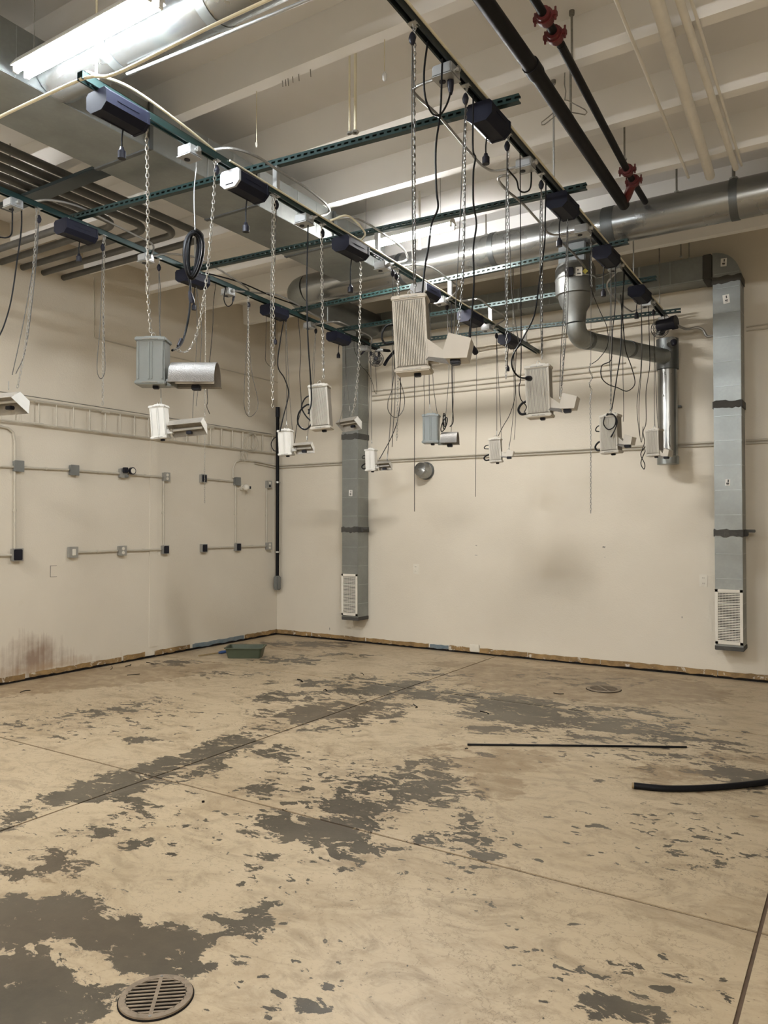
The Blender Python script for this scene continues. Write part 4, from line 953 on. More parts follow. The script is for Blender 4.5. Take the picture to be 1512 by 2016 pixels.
# --- middle strut
chain(S2, [(288, 262), (291, 400), (291, 560), (297, 655)], 'bright chain at far left from the middle strut down to the grey fixture')
chain(S2, [(424, 326), (420, 400), (410, 520), (398, 610), (385, 665), (368, 692), (350, 690), (338, 682)], 'bright chain curving from the middle strut into the side of the grey fixture')
pulley(S2, 426, [], 'short rope hanger pulley at the top of the curved chain', drop=0.03)
chain(S2, [(541, 410), (539, 480), (538, 650), (537, 802)], 'double bright chain hanging straight down at centre left')
chain(S2, [(536, 412), (535, 500), (533, 620), (534, 760)], 'thinner companion chain beside the double bright chain', thin=True)
pulley(S2, 544, [[(542, 480), (541, 520)]], 'rope hanger pulley above the double bright chain', drop=0.03)
cord(S2, [(607, 445), (606, 470), (604, 560), (606, 660), (611, 740), (613, 790), (607, 815)], 'black cord from the middle strut to the ribbed fixture side', plug=0.8)
chain(S2, [(633, 458), (634, 560), (636, 690), (637, 748)], 'chain holding up the tall ribbed fixture at centre left')
pulley(S2, 635, [[(636, 560), (637, 700), (637, 735)]], 'rope hanger above the tall ribbed fixture at centre left', drop=0.04, endhook=[(637, 740)])
chain(S2, [(711, 522), (709, 600), (706, 720), (699, 790), (692, 822)], 'chain under the third ballast of the middle strut reaching the reflector')
chain(S2, [(783, 543), (784, 640), (783, 760), (781, 868)], 'chain passing behind the left edge of the largest fixture')
pulley(S2, 780, [[(775, 740), (764, 790), (766, 812), (780, 822), (794, 806), (796, 780), (786, 745)]], 'rope hanger with a round rope loop below the largest fixture', drop=0.04)
cord(S2, [(785, 560), (788, 740), (788, 790), (782, 830), (770, 862), (756, 888), (747, 904)], 'black cord running down to the small fixture left of the vent hood', r=0.0035)
pulley(S2, 773, [[(772, 760), (768, 840), (762, 908)], [(778, 760), (774, 840), (772, 880)]], 'rope hanger holding the reflector left of the vent hood', drop=0.03, endhook=[(762, 905)])
pulley(S2, 845, [[(845, 760), (846, 800)], [(835, 740), (836, 780), (835, 820)], [(852, 740), (857, 790), (862, 820)]], 'rope hanger with three ropes above the small grey fixture', endhook=[(846, 805)])
cord(S2, [(889, 600), (890, 740), (891, 800), (892, 830), (886, 840)], 'black power cord down to the cord bundle of the small grey fixture')
pulley(S2, 880, [[(884, 720), (879, 800), (875, 836)], [(893, 720), (892, 800), (888, 850)]], 'rope hanger beside the power cord above the small grey fixture', endhook=[(875, 832)])
o = pulley(S2, 938, [[(938, 760), (937, 860), (936, 978)]], 'single long rope ending below the fixtures at centre', drop=0.03)
pulley(S2, 977, [[(978, 740), (978, 820), (978, 858)], [(981, 740), (985, 820), (987, 862)]], 'rope hanger above the small white fixture at centre right', endhook=[(978, 858)])
cord(S2, [(1018, 690), (1014, 740), (1014, 780), (1004, 815), (990, 840), (981, 858)], 'black cord swinging down to the small white fixture at centre right', r=0.0035)
pulley(S2, 1010, [[(1012, 780), (1008, 840), (1002, 884)], [(1016, 780), (1014, 840), (1012, 866)]], 'rope hanger holding the reflector at centre right', endhook=[(1002, 884)])
# coil of black cable on a string
root = empty('cable_coil', at(384, 380, X=S2 - 0.25), 'thick black cable coiled in an upright loop hanging on a wire at left', 'cable')
XC = S2 - 0.25
MB().tube(spline([Vector((S2, sY(383, S2), zS(S2, 3) - 0.02)), at(386, 330, X=XC), at(382, 380, X=XC), at(384, 457, X=XC)], 6), 0.003, 6).build('hanging_wire', 'box', root)
for k, (w1, off) in enumerate(((21, 0), (15, 2), (18, -3), (11, 1), (23, 3), (19, -1))):
    c = []
    for i in range(25):
        a = 2 * math.pi * i / 24
        px = 382 + off * 0.6 + w1 * math.sin(a) * (0.8 + 0.2 * math.cos(a)) - (1 - math.cos(a)) * 3.0; py = 502 - (44 + off) * math.cos(a)
        p = at(px, py, X=XC + 0.012 * (k - 2)); c.append(p)
    MB().tube(c, 0.0095, 8).build('cable_turn', 'cord', root)
MB().tube(spline([at(371, 540, X=XC), at(375, 570, X=XC), at(372, 620, X=XC), at(362, 665, X=XC), at(352, 683, X=S2 - .1), at(339, 690, X=S2 - .02)], 6), 0.0065, 8).build('cable_tail', 'cord', root)
p = at(355, 676, X=S2 - .12); MB().tube([at(357, 668, X=S2 - .12), at(351, 682, X=S2 - .11)], 0.010, 10).build('inline_connector', 'black', root)
cord(XC, [(375, 545), (374, 575), (377, 590)], 'short stub end with a socket under the cable coil', plug2=1.0, top=False)
# --- right strut
pulley(S3, 812, [[(811, 200), (812, 400), (815, 560)], [(815, 200), (817, 400), (818, 560)]], 'long rope hanger nearest the camera holding the largest fixture')
chain(S3, [(817, 60), (816, 200), (816, 400), (817, 575)], 'long chain nearest the camera running down to the largest fixture')
MBp = [at(816, 745, X=S3), at(816, 1007, X=S3)]
root = empty('hanging_string', MBp[0], 'long string hanging below the largest fixture', 'string'); MB().tube([MBp[0] + Vector((0, 0, 0.02)), MBp[1]], 0.0018, 6).build('string', 'rope', root)
chain(S3, [(919, 180), (915, 300), (912, 500), (905, 620), (893, 700)], 'chain holding the reflector of the largest fixture')
pulley(S3, 917, [[(910, 330), (904, 470), (897, 600), (893, 660), (888, 705)], [(916, 330), (915, 450), (912, 560)]], 'rope hanger holding the reflector of the largest fixture', endhook=[(889, 700)])
cord(S3, [(871, 60), (870, 140), (867, 220), (858, 290), (859, 370), (862, 410), (850, 440), (843, 490), (836, 530), (831, 580)], 'black power cord winding down in front of the far lamp to the largest fixture')
cord(S3, [(842, 90), (835, 140), (837, 190), (850, 222), (866, 226), (880, 205), (887, 180), (887, 165)], 'black cord looping from the nearest box of the right strut', plug2=1.0)
cord(S3, [(932, 250), (931, 290), (936, 310), (932, 340), (932, 400), (938, 440), (932, 490), (933, 560), (927, 640), (926, 675), (934, 690)], 'long black cord with a loose plug end dangling at centre', plug2=0.9)
chain(S3, [(1001, 275), (999, 420), (998, 600), (996, 748)], 'chain dangling free right of the loose plug')
pulley(S3, 999, [[(996, 420), (995, 560), (1000, 640)], [(1002, 420), (1005, 520), (1010, 600), (1022, 680)]], 'rope hanger above the free chain right of the loose plug')
cord(S3, [(1046, 350), (1045, 366), (1035, 378), (1022, 374), (1017, 355), (1005, 340), (998, 332)], 'black cord dipping below the second box of the right strut', plug=0.9)
pulley(S3, 1066, [[(1063, 440), (1064, 600), (1066, 690)], [(1068, 440), (1068, 600), (1068, 700)]], 'rope hanger holding the tall ribbed fixture at right of centre')
chain(S3, [(1066, 350), (1066, 500), (1067, 708)], 'chain holding the tall ribbed fixture at right of centre')
cord(S3, [(1075, 380), (1073, 440), (1072, 480), (1061, 560), (1052, 620), (1030, 665), (1010, 700), (1009, 725), (1022, 742), (1041, 745)], 'black cord swinging into the left side of the ribbed fixture', plug2=1.0)
cord(S3, [(1025, 640), (1026, 700), (1022, 760), (1025, 785), (1036, 800), (1032, 812)], 'thin black cord hanging left of the ribbed fixture', r=0.003)
chain(S3, [(1118, 440), (1114, 560), (1109, 700), (1105, 780)], 'chain down to the reflector of the ribbed fixture at right of centre')
pulley(S3, 1118, [[(1110, 600), (1104, 700), (1102, 780)], [(1118, 600), (1111, 700), (1105, 760)]], 'rope hanger down to the reflector of the ribbed fixture', endhook=[(1104, 782)])
chain(S3, [(1163, 470), (1164, 520), (1165, 570)], 'short chain below the third box of the right strut')
chain(S3, [(1163, 715), (1160, 728), (1166, 742), (1160, 756), (1165, 770), (1162, 790), (1163, 860), (1163, 1013)], 'kinked chain hanging lowest of all at right', top=False, hook=False)
root = empty('hanging_string', at(1163, 560, X=S3), 'thin string above the kinked chain at right', 'string')
MB().tube([at(1164, 565, X=S3), at(1163, 720, X=S3)], 0.0018, 6).build('string', 'rope', root)
cord(S3, [(1166, 490), (1160, 540), (1166, 575), (1180, 610), (1195, 645), (1196, 680), (1180, 705), (1166, 716)], 'thin black cord bulging right above the kinked chain', r=0.003)
pulley(S3, 1203, [[(1204, 640), (1203, 740), (1202, 808)], [(1201, 640), (1200, 700), (1203, 760)]], 'rope hanger holding the cord-wrapped fixture at right', endhook=[(1202, 808)])
chain(S3, [(1204, 700), (1203, 760), (1202, 812)], 'short chain just above the cord-wrapped fixture', top=False, hook=False)
cord(S3, [(1212, 560), (1211, 600), (1206, 650), (1204, 700), (1200, 712), (1185, 720), (1184, 742), (1196, 756), (1215, 763), (1235, 770), (1250, 755), (1244, 725), (1232, 690), (1228, 650), (1224, 610), (1222, 580)], 'black cord making a wide triangular loop at right', r=0.0042)
cord(S3, [(1230, 575), (1224, 620), (1222, 690), (1214, 745), (1207, 790), (1203, 812)], 'black cord straight down to the cord-wrapped fixture')
cord(S3, [(1228, 560), (1226, 700), (1228, 800), (1227, 830)], 'thin dark cord right of the triangular loop', r=0.0025)
pulley(S3, 1262, [[(1264, 700), (1258, 800), (1260, 860)], [(1262, 720), (1254, 800), (1262, 870), (1266, 840)]], 'rope hanger left of the far right fixture')
cord(S3, [(1277, 610), (1278, 660), (1279, 720), (1272, 770), (1272, 830), (1266, 850), (1269, 870), (1264, 885)], 'wavy black cord left of the far right fixture', plug=0.8, r=0.0035)
pulley(S3, 1286, [[(1288, 720), (1288, 800), (1289, 838)], [(1290, 720), (1293, 800), (1296, 842)]], 'rope hanger above the far right fixture', endhook=[(1289, 838)])
cord(S3 , [(1308, 665), (1303, 700), (1312, 740), (1306, 780)], 'thin black cord in front of the vertical round duct', r=0.0025, top=False)
cord(S3 + .06, [(1330, 700), (1331, 800), (1336, 870), (1325, 890), (1318, 860), (1326, 760)], 'thin looped cord right of the vertical round duct', r=0.0022, top=False)

# ================================================================== GROW LIGHTS
def grow_light(px, py, X, W, Hh, D, yaw, label, style='fin', refl=None, roll=0.0, tails=(), cordcoil=False):
    """box ballast hung upright with a folded reflector beside it.  refl = (length, height, depth, rise, kind)"""
    c = at(px, py, X=X)
    root = empty('grow_light', c, label, 'grow light', 'hanging grow light fixtures')
    Rz = Matrix.Rotation(R(yaw), 3, 'Z') @ Matrix.Rotation(R(roll), 3, 'Y')
    def T(v): return c + Rz @ Vector(v)
    mt = {'fin': 'cream_fix', 'white': 'white', 'grey': 'grey_fix'}[style]
    mb = MB(); mb.box(c, (W, D, Hh), rot=Rz, ch=0.006); mb.build('housing', 'fin' if style == 'fin' else mt, root)
    if style == 'fin':
        n = max(9, int(W / 0.0085)); mb = MB()
        for k in range(n):
            x = -W / 2 + 0.012 + (W - 0.024) * k / (n - 1)
            mb.box(T((x, -D / 2 - 0.004, 0)), (0.0042, 0.010, Hh - 0.030), rot=Rz)
        o = mb.build('heat_sink_fins', mt, root, smooth=False)
        for s in (-1, 1): MB().box(T((s * (W / 2 - 0.004), -D / 2 - 0.004, 0)), (0.010, 0.012, Hh - 0.02), rot=Rz, ch=0.002).build('corner_rail', mt, root)
    else:
        mb = MB()
        for x in (-W * 0.42, -W * 0.05, W * 0.05, W * 0.42): mb.box(T((x, -D / 2 - 0.002, 0)), (0.008, 0.006, Hh - 0.03), rot=Rz)
        mb.build('face_rib', mt, root, smooth=False)
    for s in (-1, 1):
        MB().box(T((0, 0, s * (Hh / 2 + 0.002))), (W + 0.014, D + 0.016, 0.022), rot=Rz, ch=0.005).build('end_plate', mt if style != 'fin' else 'cream_fix', root)
        mb = MB(); mb.box(T((0, -D / 2 - 0.009, s * (Hh / 2 + 0.002))), (W * 0.55, 0.002, 0.004), rot=Rz); mb.box(T((0, -D / 2 - 0.009, s * (Hh / 2 + 0.002))), (0.006, 0.003, 0.008), rot=Rz); mb.build('vent_slot', 'rod', root)
    MB().box(T((0, 0, Hh / 2 + 0.022)), (W * 0.6, 0.03, 0.012), rot=Rz, ch=0.003).build('hanging_bracket', mt, root)
    mb = MB(); mb.ring(T((0, 0, Hh / 2 + 0.036)), Rz @ Vector((0, 1, 0)), 0.011, 0.0022, 14, 5); mb.build('hook_ring', 'zinc', root)
    MB().box(T((W * 0.1, 0, -Hh / 2 - 0.018)), (0.03, 0.03, 0.022), rot=Rz, ch=0.003).build('lamp_plug', 'black', root)
    if refl:
        L, h, dp, rise, kind = refl
        x0 = W / 2 - 0.002; zb = -Hh / 2 + rise
        ux, uy, uz = Rz @ Vector((1, 0, 0)), Rz @ Vector((0, 1, 0)), Rz @ Vector((0, 0, 1))
        MB().box(T((x0 + 0.02, 0, zb + 0.012)), (0.05, 0.05, 0.040), rot=Rz, ch=0.004).build('socket_block', mt, root)
        if kind == 'gull':       # two flared wings with the lamp between
            prof = [(0, h * 0.95), (L * 0.36, h * 0.34), (L * 0.50, h * 1.08), (L, h * 0.74), (L * 0.88, -h * 0.12), (L * 0.36, -h * 0.05), (0, h * 0.12)]
            mb = MB()
            mb.prism(prof[:2] + prof[5:], T((x0, -dp * 0.36, zb)), T((x0, dp * 0.36, zb)), ux, uz); mb.build('reflector_wing', 'cream_fix', root, smooth=False)
            MB().prism(prof[1:6], T((x0, -dp * 0.40, zb)), T((x0, dp * 0.40, zb)), ux, uz).build('reflector_wing', 'cream_fix', root, smooth=False)
            q = [T((x0 + L * 0.02, -dp * 0.37, zb + h * 0.10)), T((x0 + L * 0.40, -dp * 0.37, zb - h * 0.05)), T((x0 + L * 0.50, -dp * 0.62, zb - h * 0.42)), T((x0 - L * 0.02, -dp * 0.62, zb - h * 0.12))]
            nn = Rz @ Vector((0, 0.003, 0.001)); vs = q + [p + nn for p in q]
            MB().add(vs, [(0, 1, 2, 3), (7, 6, 5, 4), (0, 4, 5, 1), (1, 5, 6, 2), (2, 6, 7, 3), (3, 7, 4, 0)]).build('lower_flare', 'foil', root, smooth=False)
        elif kind == 'barrel':
            prof = [(-dp / 2 - 0.02, -h * 0.5)] + [(-dp / 2 * math.cos(math.pi * k / 12), -h * 0.45 + h * 0.95 * math.sin(math.pi * k / 12)) for k in range(13)] + [(dp / 2 + 0.02, -h * 0.5)]
            mb = MB(); mb.sheet(prof, T((x0 + 0.03, 0, zb + h * 0.5)), T((x0 + L, 0, zb + h * 0.5)), uy, uz, 0.003); mb.build('reflector', 'foil', root)
            mb = MB(); mb.prism(prof + [(dp / 2 - 0.004, -h * 0.5), (-dp / 2 + 0.004, -h * 0.5)], T((x0 + 0.028, 0, zb + h * 0.5)), T((x0 + 0.032, 0, zb + h * 0.5)), uy, uz); mb.build('reflector_end', mt, root)
        else:                    # trapezoid hood, open below
            prof = [(-dp / 2, -h * 0.5), (-dp * 0.30, h * 0.42), (dp * 0.30, h * 0.42), (dp / 2, -h * 0.5)]
            th_ = R(32); uy, uz = uy * math.cos(th_) - uz * math.sin(th_), uz * math.cos(th_) + uy * math.sin(th_)
            mb = MB(); mb.sheet(prof, T((x0 + 0.03, 0, zb + h * 0.5)), T((x0 + L, 0, zb + h * 0.5)), uy, uz, 0.003); mb.build('reflector', 'foil_in', root, smooth=False)
            for xx in (x0 + 0.03, x0 + L):
                MB().prism(prof, T((xx - 0.0015, 0, zb + h * 0.5)), T((xx + 0.0015, 0, zb + h * 0.5)), uy, uz).build('reflector_end', mt, root, smooth=False)
        if kind != 'gull': MB().tube([T((x0 + 0.03, 0, zb + 0.02)), T((x0 + L - 0.02, 0, zb + 0.02))], 0.011, 10).build('lamp', 'lampglass', root)
        MB().box(T((x0 + L * 0.6, -0.02, zb - 0.016)), (0.045, 0.045, 0.028), rot=Rz, ch=0.004).build('lamp_holder', 'black', root)
    for (pts, r) in tails:
        MB().tube(spline([T(p) for p in pts], 6), r, 8).build('lead', 'cord', root)
    if cordcoil:
        for k in range(3):
            cc = []
            for i in range(21):
                a = 2 * math.pi * i / 20; cc.append(T((W / 2 + 0.055 + 0.05 * math.cos(a + k) * (0.7 + .1 * k) * .6 + 0.02 * math.sin(a), -D / 2 + 0.01 * k, 0.03 + 0.06 * math.sin(a) + 0.02 * k)))
            MB().tube(cc, 0.0045, 7).build('coiled_lead', 'cord', root)
    return root
loopL = lambda W, Hh, s=1.0: ([(-W / 2 + 0.004, 0, Hh * 0.28), (-W / 2 - 0.035 * s, 0, Hh * 0.27), (-W / 2 - 0.055 * s, 0, Hh * 0.20), (-W / 2 - 0.050 * s, 0, Hh * 0.13), (-W / 2 + 0.004, 0, Hh * 0.10)], 0.005)
loopB = lambda W, Hh, s=1.0: ([(-W / 2 + 0.004, 0, -Hh * 0.15), (-W / 2 - 0.04 * s, 0, -Hh * 0.20), (-W / 2 - 0.065 * s, 0, -Hh * 0.32), (-W / 2 - 0.045 * s, 0, -Hh * 0.42), (-W / 2 + 0.004, 0, -Hh * 0.40)], 0.008)
# largest one
grow_light(812, 661, S3, 0.150, 0.325, 0.10, 20, 'largest hanging grow light in view, ribbed cream ballast with black cables behind', 'fin', (0.20, 0.10, 0.16, 0.035, 'gull'), roll=-3,
           tails=[([(-0.07, 0, 0.06), (-0.12, 0.01, 0.06), (-0.145, 0.01, 0.02), (-0.13, 0.01, -0.02), (-0.07, 0, -0.02)], 0.005)])
grow_light(1062, 772, S3, 0.150, 0.305, 0.10, 8, 'ribbed cream grow light right of centre, second largest in view', 'fin', (0.17, 0.085, 0.14, 0.03, 'gull'), roll=-2, tails=[loopB(0.15, 0.31)])
grow_light(1203, 855, S3, 0.145, 0.290, 0.10, -6, 'cream grow light at right with a black cord coiled over its face', 'fin', (0.12, 0.07, 0.12, 0.05, 'gull'), roll=-1.5, tails=[loopL(0.145, 0.29), loopB(0.145, 0.29),
           ([(-0.02, -0.07, 0.14), (-0.03, -0.075, 0.08), (0.01, -0.08, 0.03), (0.06, -0.08, 0.05), (0.07, -0.07, 0.11), (0.04, -0.065, 0.155), (-0.01, -0.07, 0.15)], 0.0045),
           ([(0.0, -0.075, 0.16), (0.06, -0.078, 0.14), (0.085, -0.08, 0.08), (0.05, -0.085, -0.01), (0.03, -0.08, -0.03), (0.07, -0.075, 0.04), (0.075, -0.07, 0.12)], 0.0045)])
grow_light(1289, 872, S3, 0.135, 0.240, 0.10, -14, 'far right small cream grow light in front of the vertical round duct', 'fin', (0.10, 0.07, 0.12, -0.02, 'gull'), roll=-1,
           tails=[([(-0.068, 0, -0.02), (-0.10, 0, -0.03), (-0.15, 0, -0.10), (-0.11, 0, -0.20), (-0.12, 0, -0.25), (-0.15, 0, -0.18), (-0.09, 0, -0.05)], 0.0045)])
grow_light(632, 803, S2, 0.130, 0.285, 0.11, 24, 'tall off-white ribbed grow light at centre left with black cord rings beside it', 'fin', None, roll=-4,
           tails=[([(-0.06, 0, 0.02), (-0.10, 0, 0.03), (-0.16, 0, -0.02), (-0.17, 0, -0.10), (-0.12, 0, -0.14), (-0.07, 0, -0.09), (-0.09, 0, 0.0)], 0.006),
                  ([(-0.06, 0.01, 0.10), (-0.11, 0.01, 0.08), (-0.14, 0.01, 0.02), (-0.11, 0.01, -0.05), (-0.06, 0.01, -0.10)], 0.005)])
grow_light(849, 845, S2, 0.135, 0.225, 0.10, 18, 'small grey grow light right of the largest one, with a bundled black cord', 'grey', (0.17, 0.10, 0.16, -0.02, 'barrel'), cordcoil=True)
grow_light(976, 887, S2, 0.120, 0.220, 0.09, 14, 'small white ribbed grow light at centre right with short black leads', 'fin', (0.13, 0.06, 0.12, 0.04, 'gull'), roll=-3, tails=[loopL(0.12, 0.22), loopB(0.12, 0.22)])
grow_light(302, 714, S2, 0.150, 0.225, 0.11, 32, 'smooth grey grow light at left below the bright chains', 'grey', (0.27, 0.12, 0.17, -0.01, 'barrel'))
grow_light(315, 832, S1, 0.130, 0.255, 0.10, 26, 'lower white grow light at left in front of the wall ladder', 'white', (0.32, 0.085, 0.16, 0.03, 'trap'), roll=-5)
grow_light(563, 872, S1, 0.135, 0.235, 0.10, 20, 'white grow light near the room corner beside the black pipe', 'white', (0.22, 0.06, 0.14, 0.03, 'trap'), roll=-3,
           tails=[([(-0.06, 0, 0.05), (-0.12, 0, 0.06), (-0.16, 0, 0.0), (-0.13, 0, -0.07), (-0.06, 0, -0.07)], 0.005)])
grow_light(731, 906, S1, 0.120, 0.235, 0.10, 12, 'small white grow light in front of the left riser, left of the vent hood', 'white', (0.19, 0.06, 0.14, 0.02, 'trap'), roll=-2, tails=[loopL(0.12, 0.23), loopB(0.12, 0.23)])
# reflectors hanging by themselves
def lone_reflector(px, py, X, L, h, dp, yaw, label, roll=0):
    c = at(px, py, X=X); root = empty('reflector_hood', c, label, 'reflector', 'loose reflector hoods')
    Rz = Matrix.Rotation(R(yaw), 3, 'Z') @ Matrix.Rotation(R(roll), 3, 'Y')
    uy, uz = Rz @ Vector((0, 1, 0)), Rz @ Vector((0, 0, 1)); T = lambda v: c + Rz @ Vector(v)
    prof = [(-dp / 2, -h * 0.5), (-dp * 0.28, h * 0.42), (dp * 0.28, h * 0.42), (dp / 2, -h * 0.5)]
    th_ = R(32); uy, uz = uy * math.cos(th_) - uz * math.sin(th_), uz * math.cos(th_) + uy * math.sin(th_)
    MB().sheet(prof, T((-L / 2, 0, 0)), T((L / 2, 0, 0)), uy, uz, 0.003).build('reflector', 'foil_in', root, smooth=False)
    for s in (-1, 1): MB().prism(prof, T((s * L / 2 - 0.002, 0, 0)), T((s * L / 2 + 0.002, 0, 0)), uy, uz).build('reflector_end', 'white', root, smooth=False)
    MB().tube([T((-L / 2 + .01, 0, 0.0)), T((L / 2 - .01, 0, 0.0))], 0.011, 10).build('lamp', 'lampglass', root)
    MB().box(T((L * .18, 0, -h * .5)), (0.05, 0.04, 0.026), rot=Rz, ch=0.004).build('lamp_holder', 'black', root)
    MB().ring(T((0, 0, h * 0.42 + 0.010)), Rz @ Vector((0, 1, 0)), 0.011, 0.0024, 12, 5).build('hook_ring', 'zinc', root)
lone_reflector(6, 792, S1, 0.36, 0.085, 0.17, 10, 'white reflector hood cut by the left edge of the picture')
lone_reflector(688, 833, S1, 0.26, 0.09, 0.17, 0, 'shiny reflector hood hanging in front of the left riser', roll=-4)

# ================================================================== FANS ON THE STRUT ENDS
def clip_fan(c, yaw, label, X=None):
    c = Vector(c); root = empty('clip_fan', c, label, 'fan', 'black fans at the strut ends')
    Rz = Matrix.Rotation(R(yaw), 3, 'Z'); T = lambda v: c + Rz @ Vector(v); ax = Rz @ Vector((0, -1, 0))
    mb = MB()
    for rr in (0.085, 0.065, 0.045, 0.025): mb.ring(T((0, -0.065, 0)), ax, rr, 0.0022, 24, 5)
    mb.ring(T((0, -0.02, 0)), ax, 0.088, 0.003, 24, 5)
    for k in range(12):
        a = 2 * math.pi * k / 12; mb.tube([T((0.088 * math.cos(a), -0.02, 0.088 * math.sin(a))), T((0.085 * math.cos(a), -0.062, 0.085 * math.sin(a))), T((0, -0.068, 0))], 0.0016, 5)
    mb.build('guard', 'black', root)
    MB().disc(T((0, -0.068, 0)), ax, 0.02, 0.008, 14).build('badge_disc', 'black', root)
    for k in range(3):
        a = 2 * math.pi * k / 3; q = Rz @ Matrix.Rotation(-a, 3, 'Y') @ Matrix.Rotation(R(28), 3, 'X')
        MB().box(T((0.042 * math.cos(a), -0.04, 0.042 * math.sin(a))), (0.065, 0.003, 0.045), rot=q).build('blade', 'rod', root)
    MB().disc(T((0, 0.03, 0)), ax, 0.045, 0.10, 20, 0.036).build('motor', 'black', root)
    MB().box(T((0.03, 0.02, 0.07)), (0.03, 0.03, 0.09), rot=Rz, ch=0.004).build('clamp', 'black', root)
    MB().box(T((0.03, 0.02, 0.115)), (0.10, 0.045, 0.03), rot=Rz, ch=0.004).build('bracket', 'zinc', root)
    return root
ye = 7.70; clip_fan((S1 + 0.02, ye, zS(S1, ye) - 0.15), 28, 'black fan at the far end of the left strut, partly behind the largest fixture')
ye = 8.16; clip_fan((S3 - 0.03, ye, zS(S3, ye) - 0.15), 8, 'black caged fan at the far end of the right strut')
root = empty('blower_motor', (S3 + .04, 8.12, 3.60), 'black cylindrical motor at the far end of the right strut above the cage fan', 'motor')
MB().disc((S3 + 0.03, 8.12, 3.615), (1, -0.2, 0.05), 0.060, 0.16, 24).build('body', 'black', root); MB().disc((S3 + 0.12, 8.10, 3.62), (1, -0.2, 0.05), 0.070, 0.045, 24).build('end_bell', 'black', root)
MB().box((S3 + 0.12, 8.062, 3.625), (0.03, 0.01, 0.012)).build('slot', 'dark', root); MB().tube([(S3 + 0.02, 8.15, 3.62), (S3 + 0.0, 8.16, zS(S3, 8.15) - 0.019)], 0.012, 8).build('hanger', 'zinc', root)
root = empty('security_camera', (-1.66, 8.1, 3.42), 'small silver and black dome beside the caged fan', 'camera')
MB().tube([(-1.66, 8.13, 3.47), (-1.66, 8.12, 3.44), (-1.66, 8.10, 3.40)], .04, 20, True, [0.035, 0.05, 0.045]).build('body', 'zinc', root)
MB().tube([(-1.63, 8.07, 3.415), (-1.62, 8.04, 3.385), (-1.615, 8.03, 3.375)], .03, 16, True, [0.035, 0.026, 0.01]).build('lens_ball', 'black', root)
root = empty('black_cable_bundle', at(740, 690, X=S1 + .05), 'thick bundle of black cables sagging to the fan on the left strut end', 'cable')
pts = [at(705, 671, X=S1), at(728, 684, X=S1), at(748, 690, X=S1), at(765, 692, X=S1)]
for k in range(3): MB().tube(spline([p + Vector((0.012 * k, 0, 0.014 * (k % 2))) for p in pts], 6), 0.010, 8).build('cable', 'cord', root)
MB().tube(spline([at(757, 718, X=S1), at(765, 705, X=S1), at(778, 690, X=S1), at(790, 672, X=S1)], 6), 0.020, 10).build('corrugated_hose', 'black', root)

root = empty('gooseneck_pipe', at(1345, 650, Y=8.25), 'thin metal pipe bending from the fan motor to the right riser', 'pipe')
MB().tube(spline([(S3 + 0.13, 8.12, 3.60), at(1352, 648, Y=8.22), at(1372, 645, Y=8.26), at(1384, 650, Y=8.28), at(1392, 662, Y=8.29), (-1.276, 8.29, 3.48)], 6), 0.013, 10).build('pipe', 'conduit', root)
# ================================================================== WIRE HANGER
root = empty('coat_hanger', at(1110, 215, Y=4.62), 'bent wire coat hanger hooked over the thick sprinkler main', 'hanger')
Y0 = 4.62
MB().tube([at(a, b, Y=Y0) for a, b in ((1112, 140), (1111, 165), (1114, 180), (1112, 197), (1118, 198), (1152, 216), (1156, 221), (1152, 226), (1130, 222), (1122, 221), (1110, 236), (1094, 228), (1072, 245), (1067, 246), (1066, 241), (1080, 230), (1092, 220))], 0.0035, 6).build('wire', 'rod', root)
root2 = empty('rod_clip', at(1113, 150, Y=Y0), 'thin link of wire above the coat hanger', 'wire'); MB().tube([at(1112, 137, Y=Y0), (at(1112, 137, Y=Y0).x, Y0, 4.31)], 0.002, 6).build('wire', 'rod', root2)

# ================================================================== LEFT WALL
def lw(px, py, off=0.0): 
    p = at(px, py, X=XL); return Vector((XL + off, p.y, p.z))
# cable ladder standing on edge against the wall
root = empty('cable_ladder', (XL + 0.03, 4.5, 2.7), 'cream painted ladder rack fixed on edge along the left wall', 'ladder')
for z0, z1 in ((2.80, 2.835), (2.575, 2.585)):
    MB().tube([(XL + 0.05, 1.5, z0), (XL + 0.05, 8.38, z1)], 0.011, 8).build('rail', 'ivory', root)
y = 1.65; rung = None
k = 0
while y < 8.35:
    if rung is None: rung = MB().tube([(0, 0, 0.0), (0, 0, 0.235)], 0.0075, 7).build('rung', 'ivory'); o = rung
    else: o = rung.copy(); COL.objects.link(o)
    o.parent = root; o.location = Vector((XL + 0.05, y, 2.583)) - Vector(root['_o']); y += 0.20
    if k % 4 == 2:
        MB().box((XL + 0.022, y, 2.585), (0.044, 0.02, 0.02)).build('wall_bracket', 'ivory', root)
        for zz in (2.583, 2.81): MB().tube([(XL + 0.05, y - 0.05, zz), (XL + 0.05, y + 0.05, zz)], 0.015, 8).build('rail_coupling', 'ivory', root)
    k += 1
o = MB().tube([(XL + 0.075, 1.5, 2.845), (XL + 0.075, 5.0, 2.85), (XL + 0.072, 6.6, 2.848), (XL + 0.07, 8.2, 2.846)], 0.0045, 7).build('ladder_cable', 'rod'); tag(o, 'dark cable lying along the top rail of the wall ladder', 'cable')
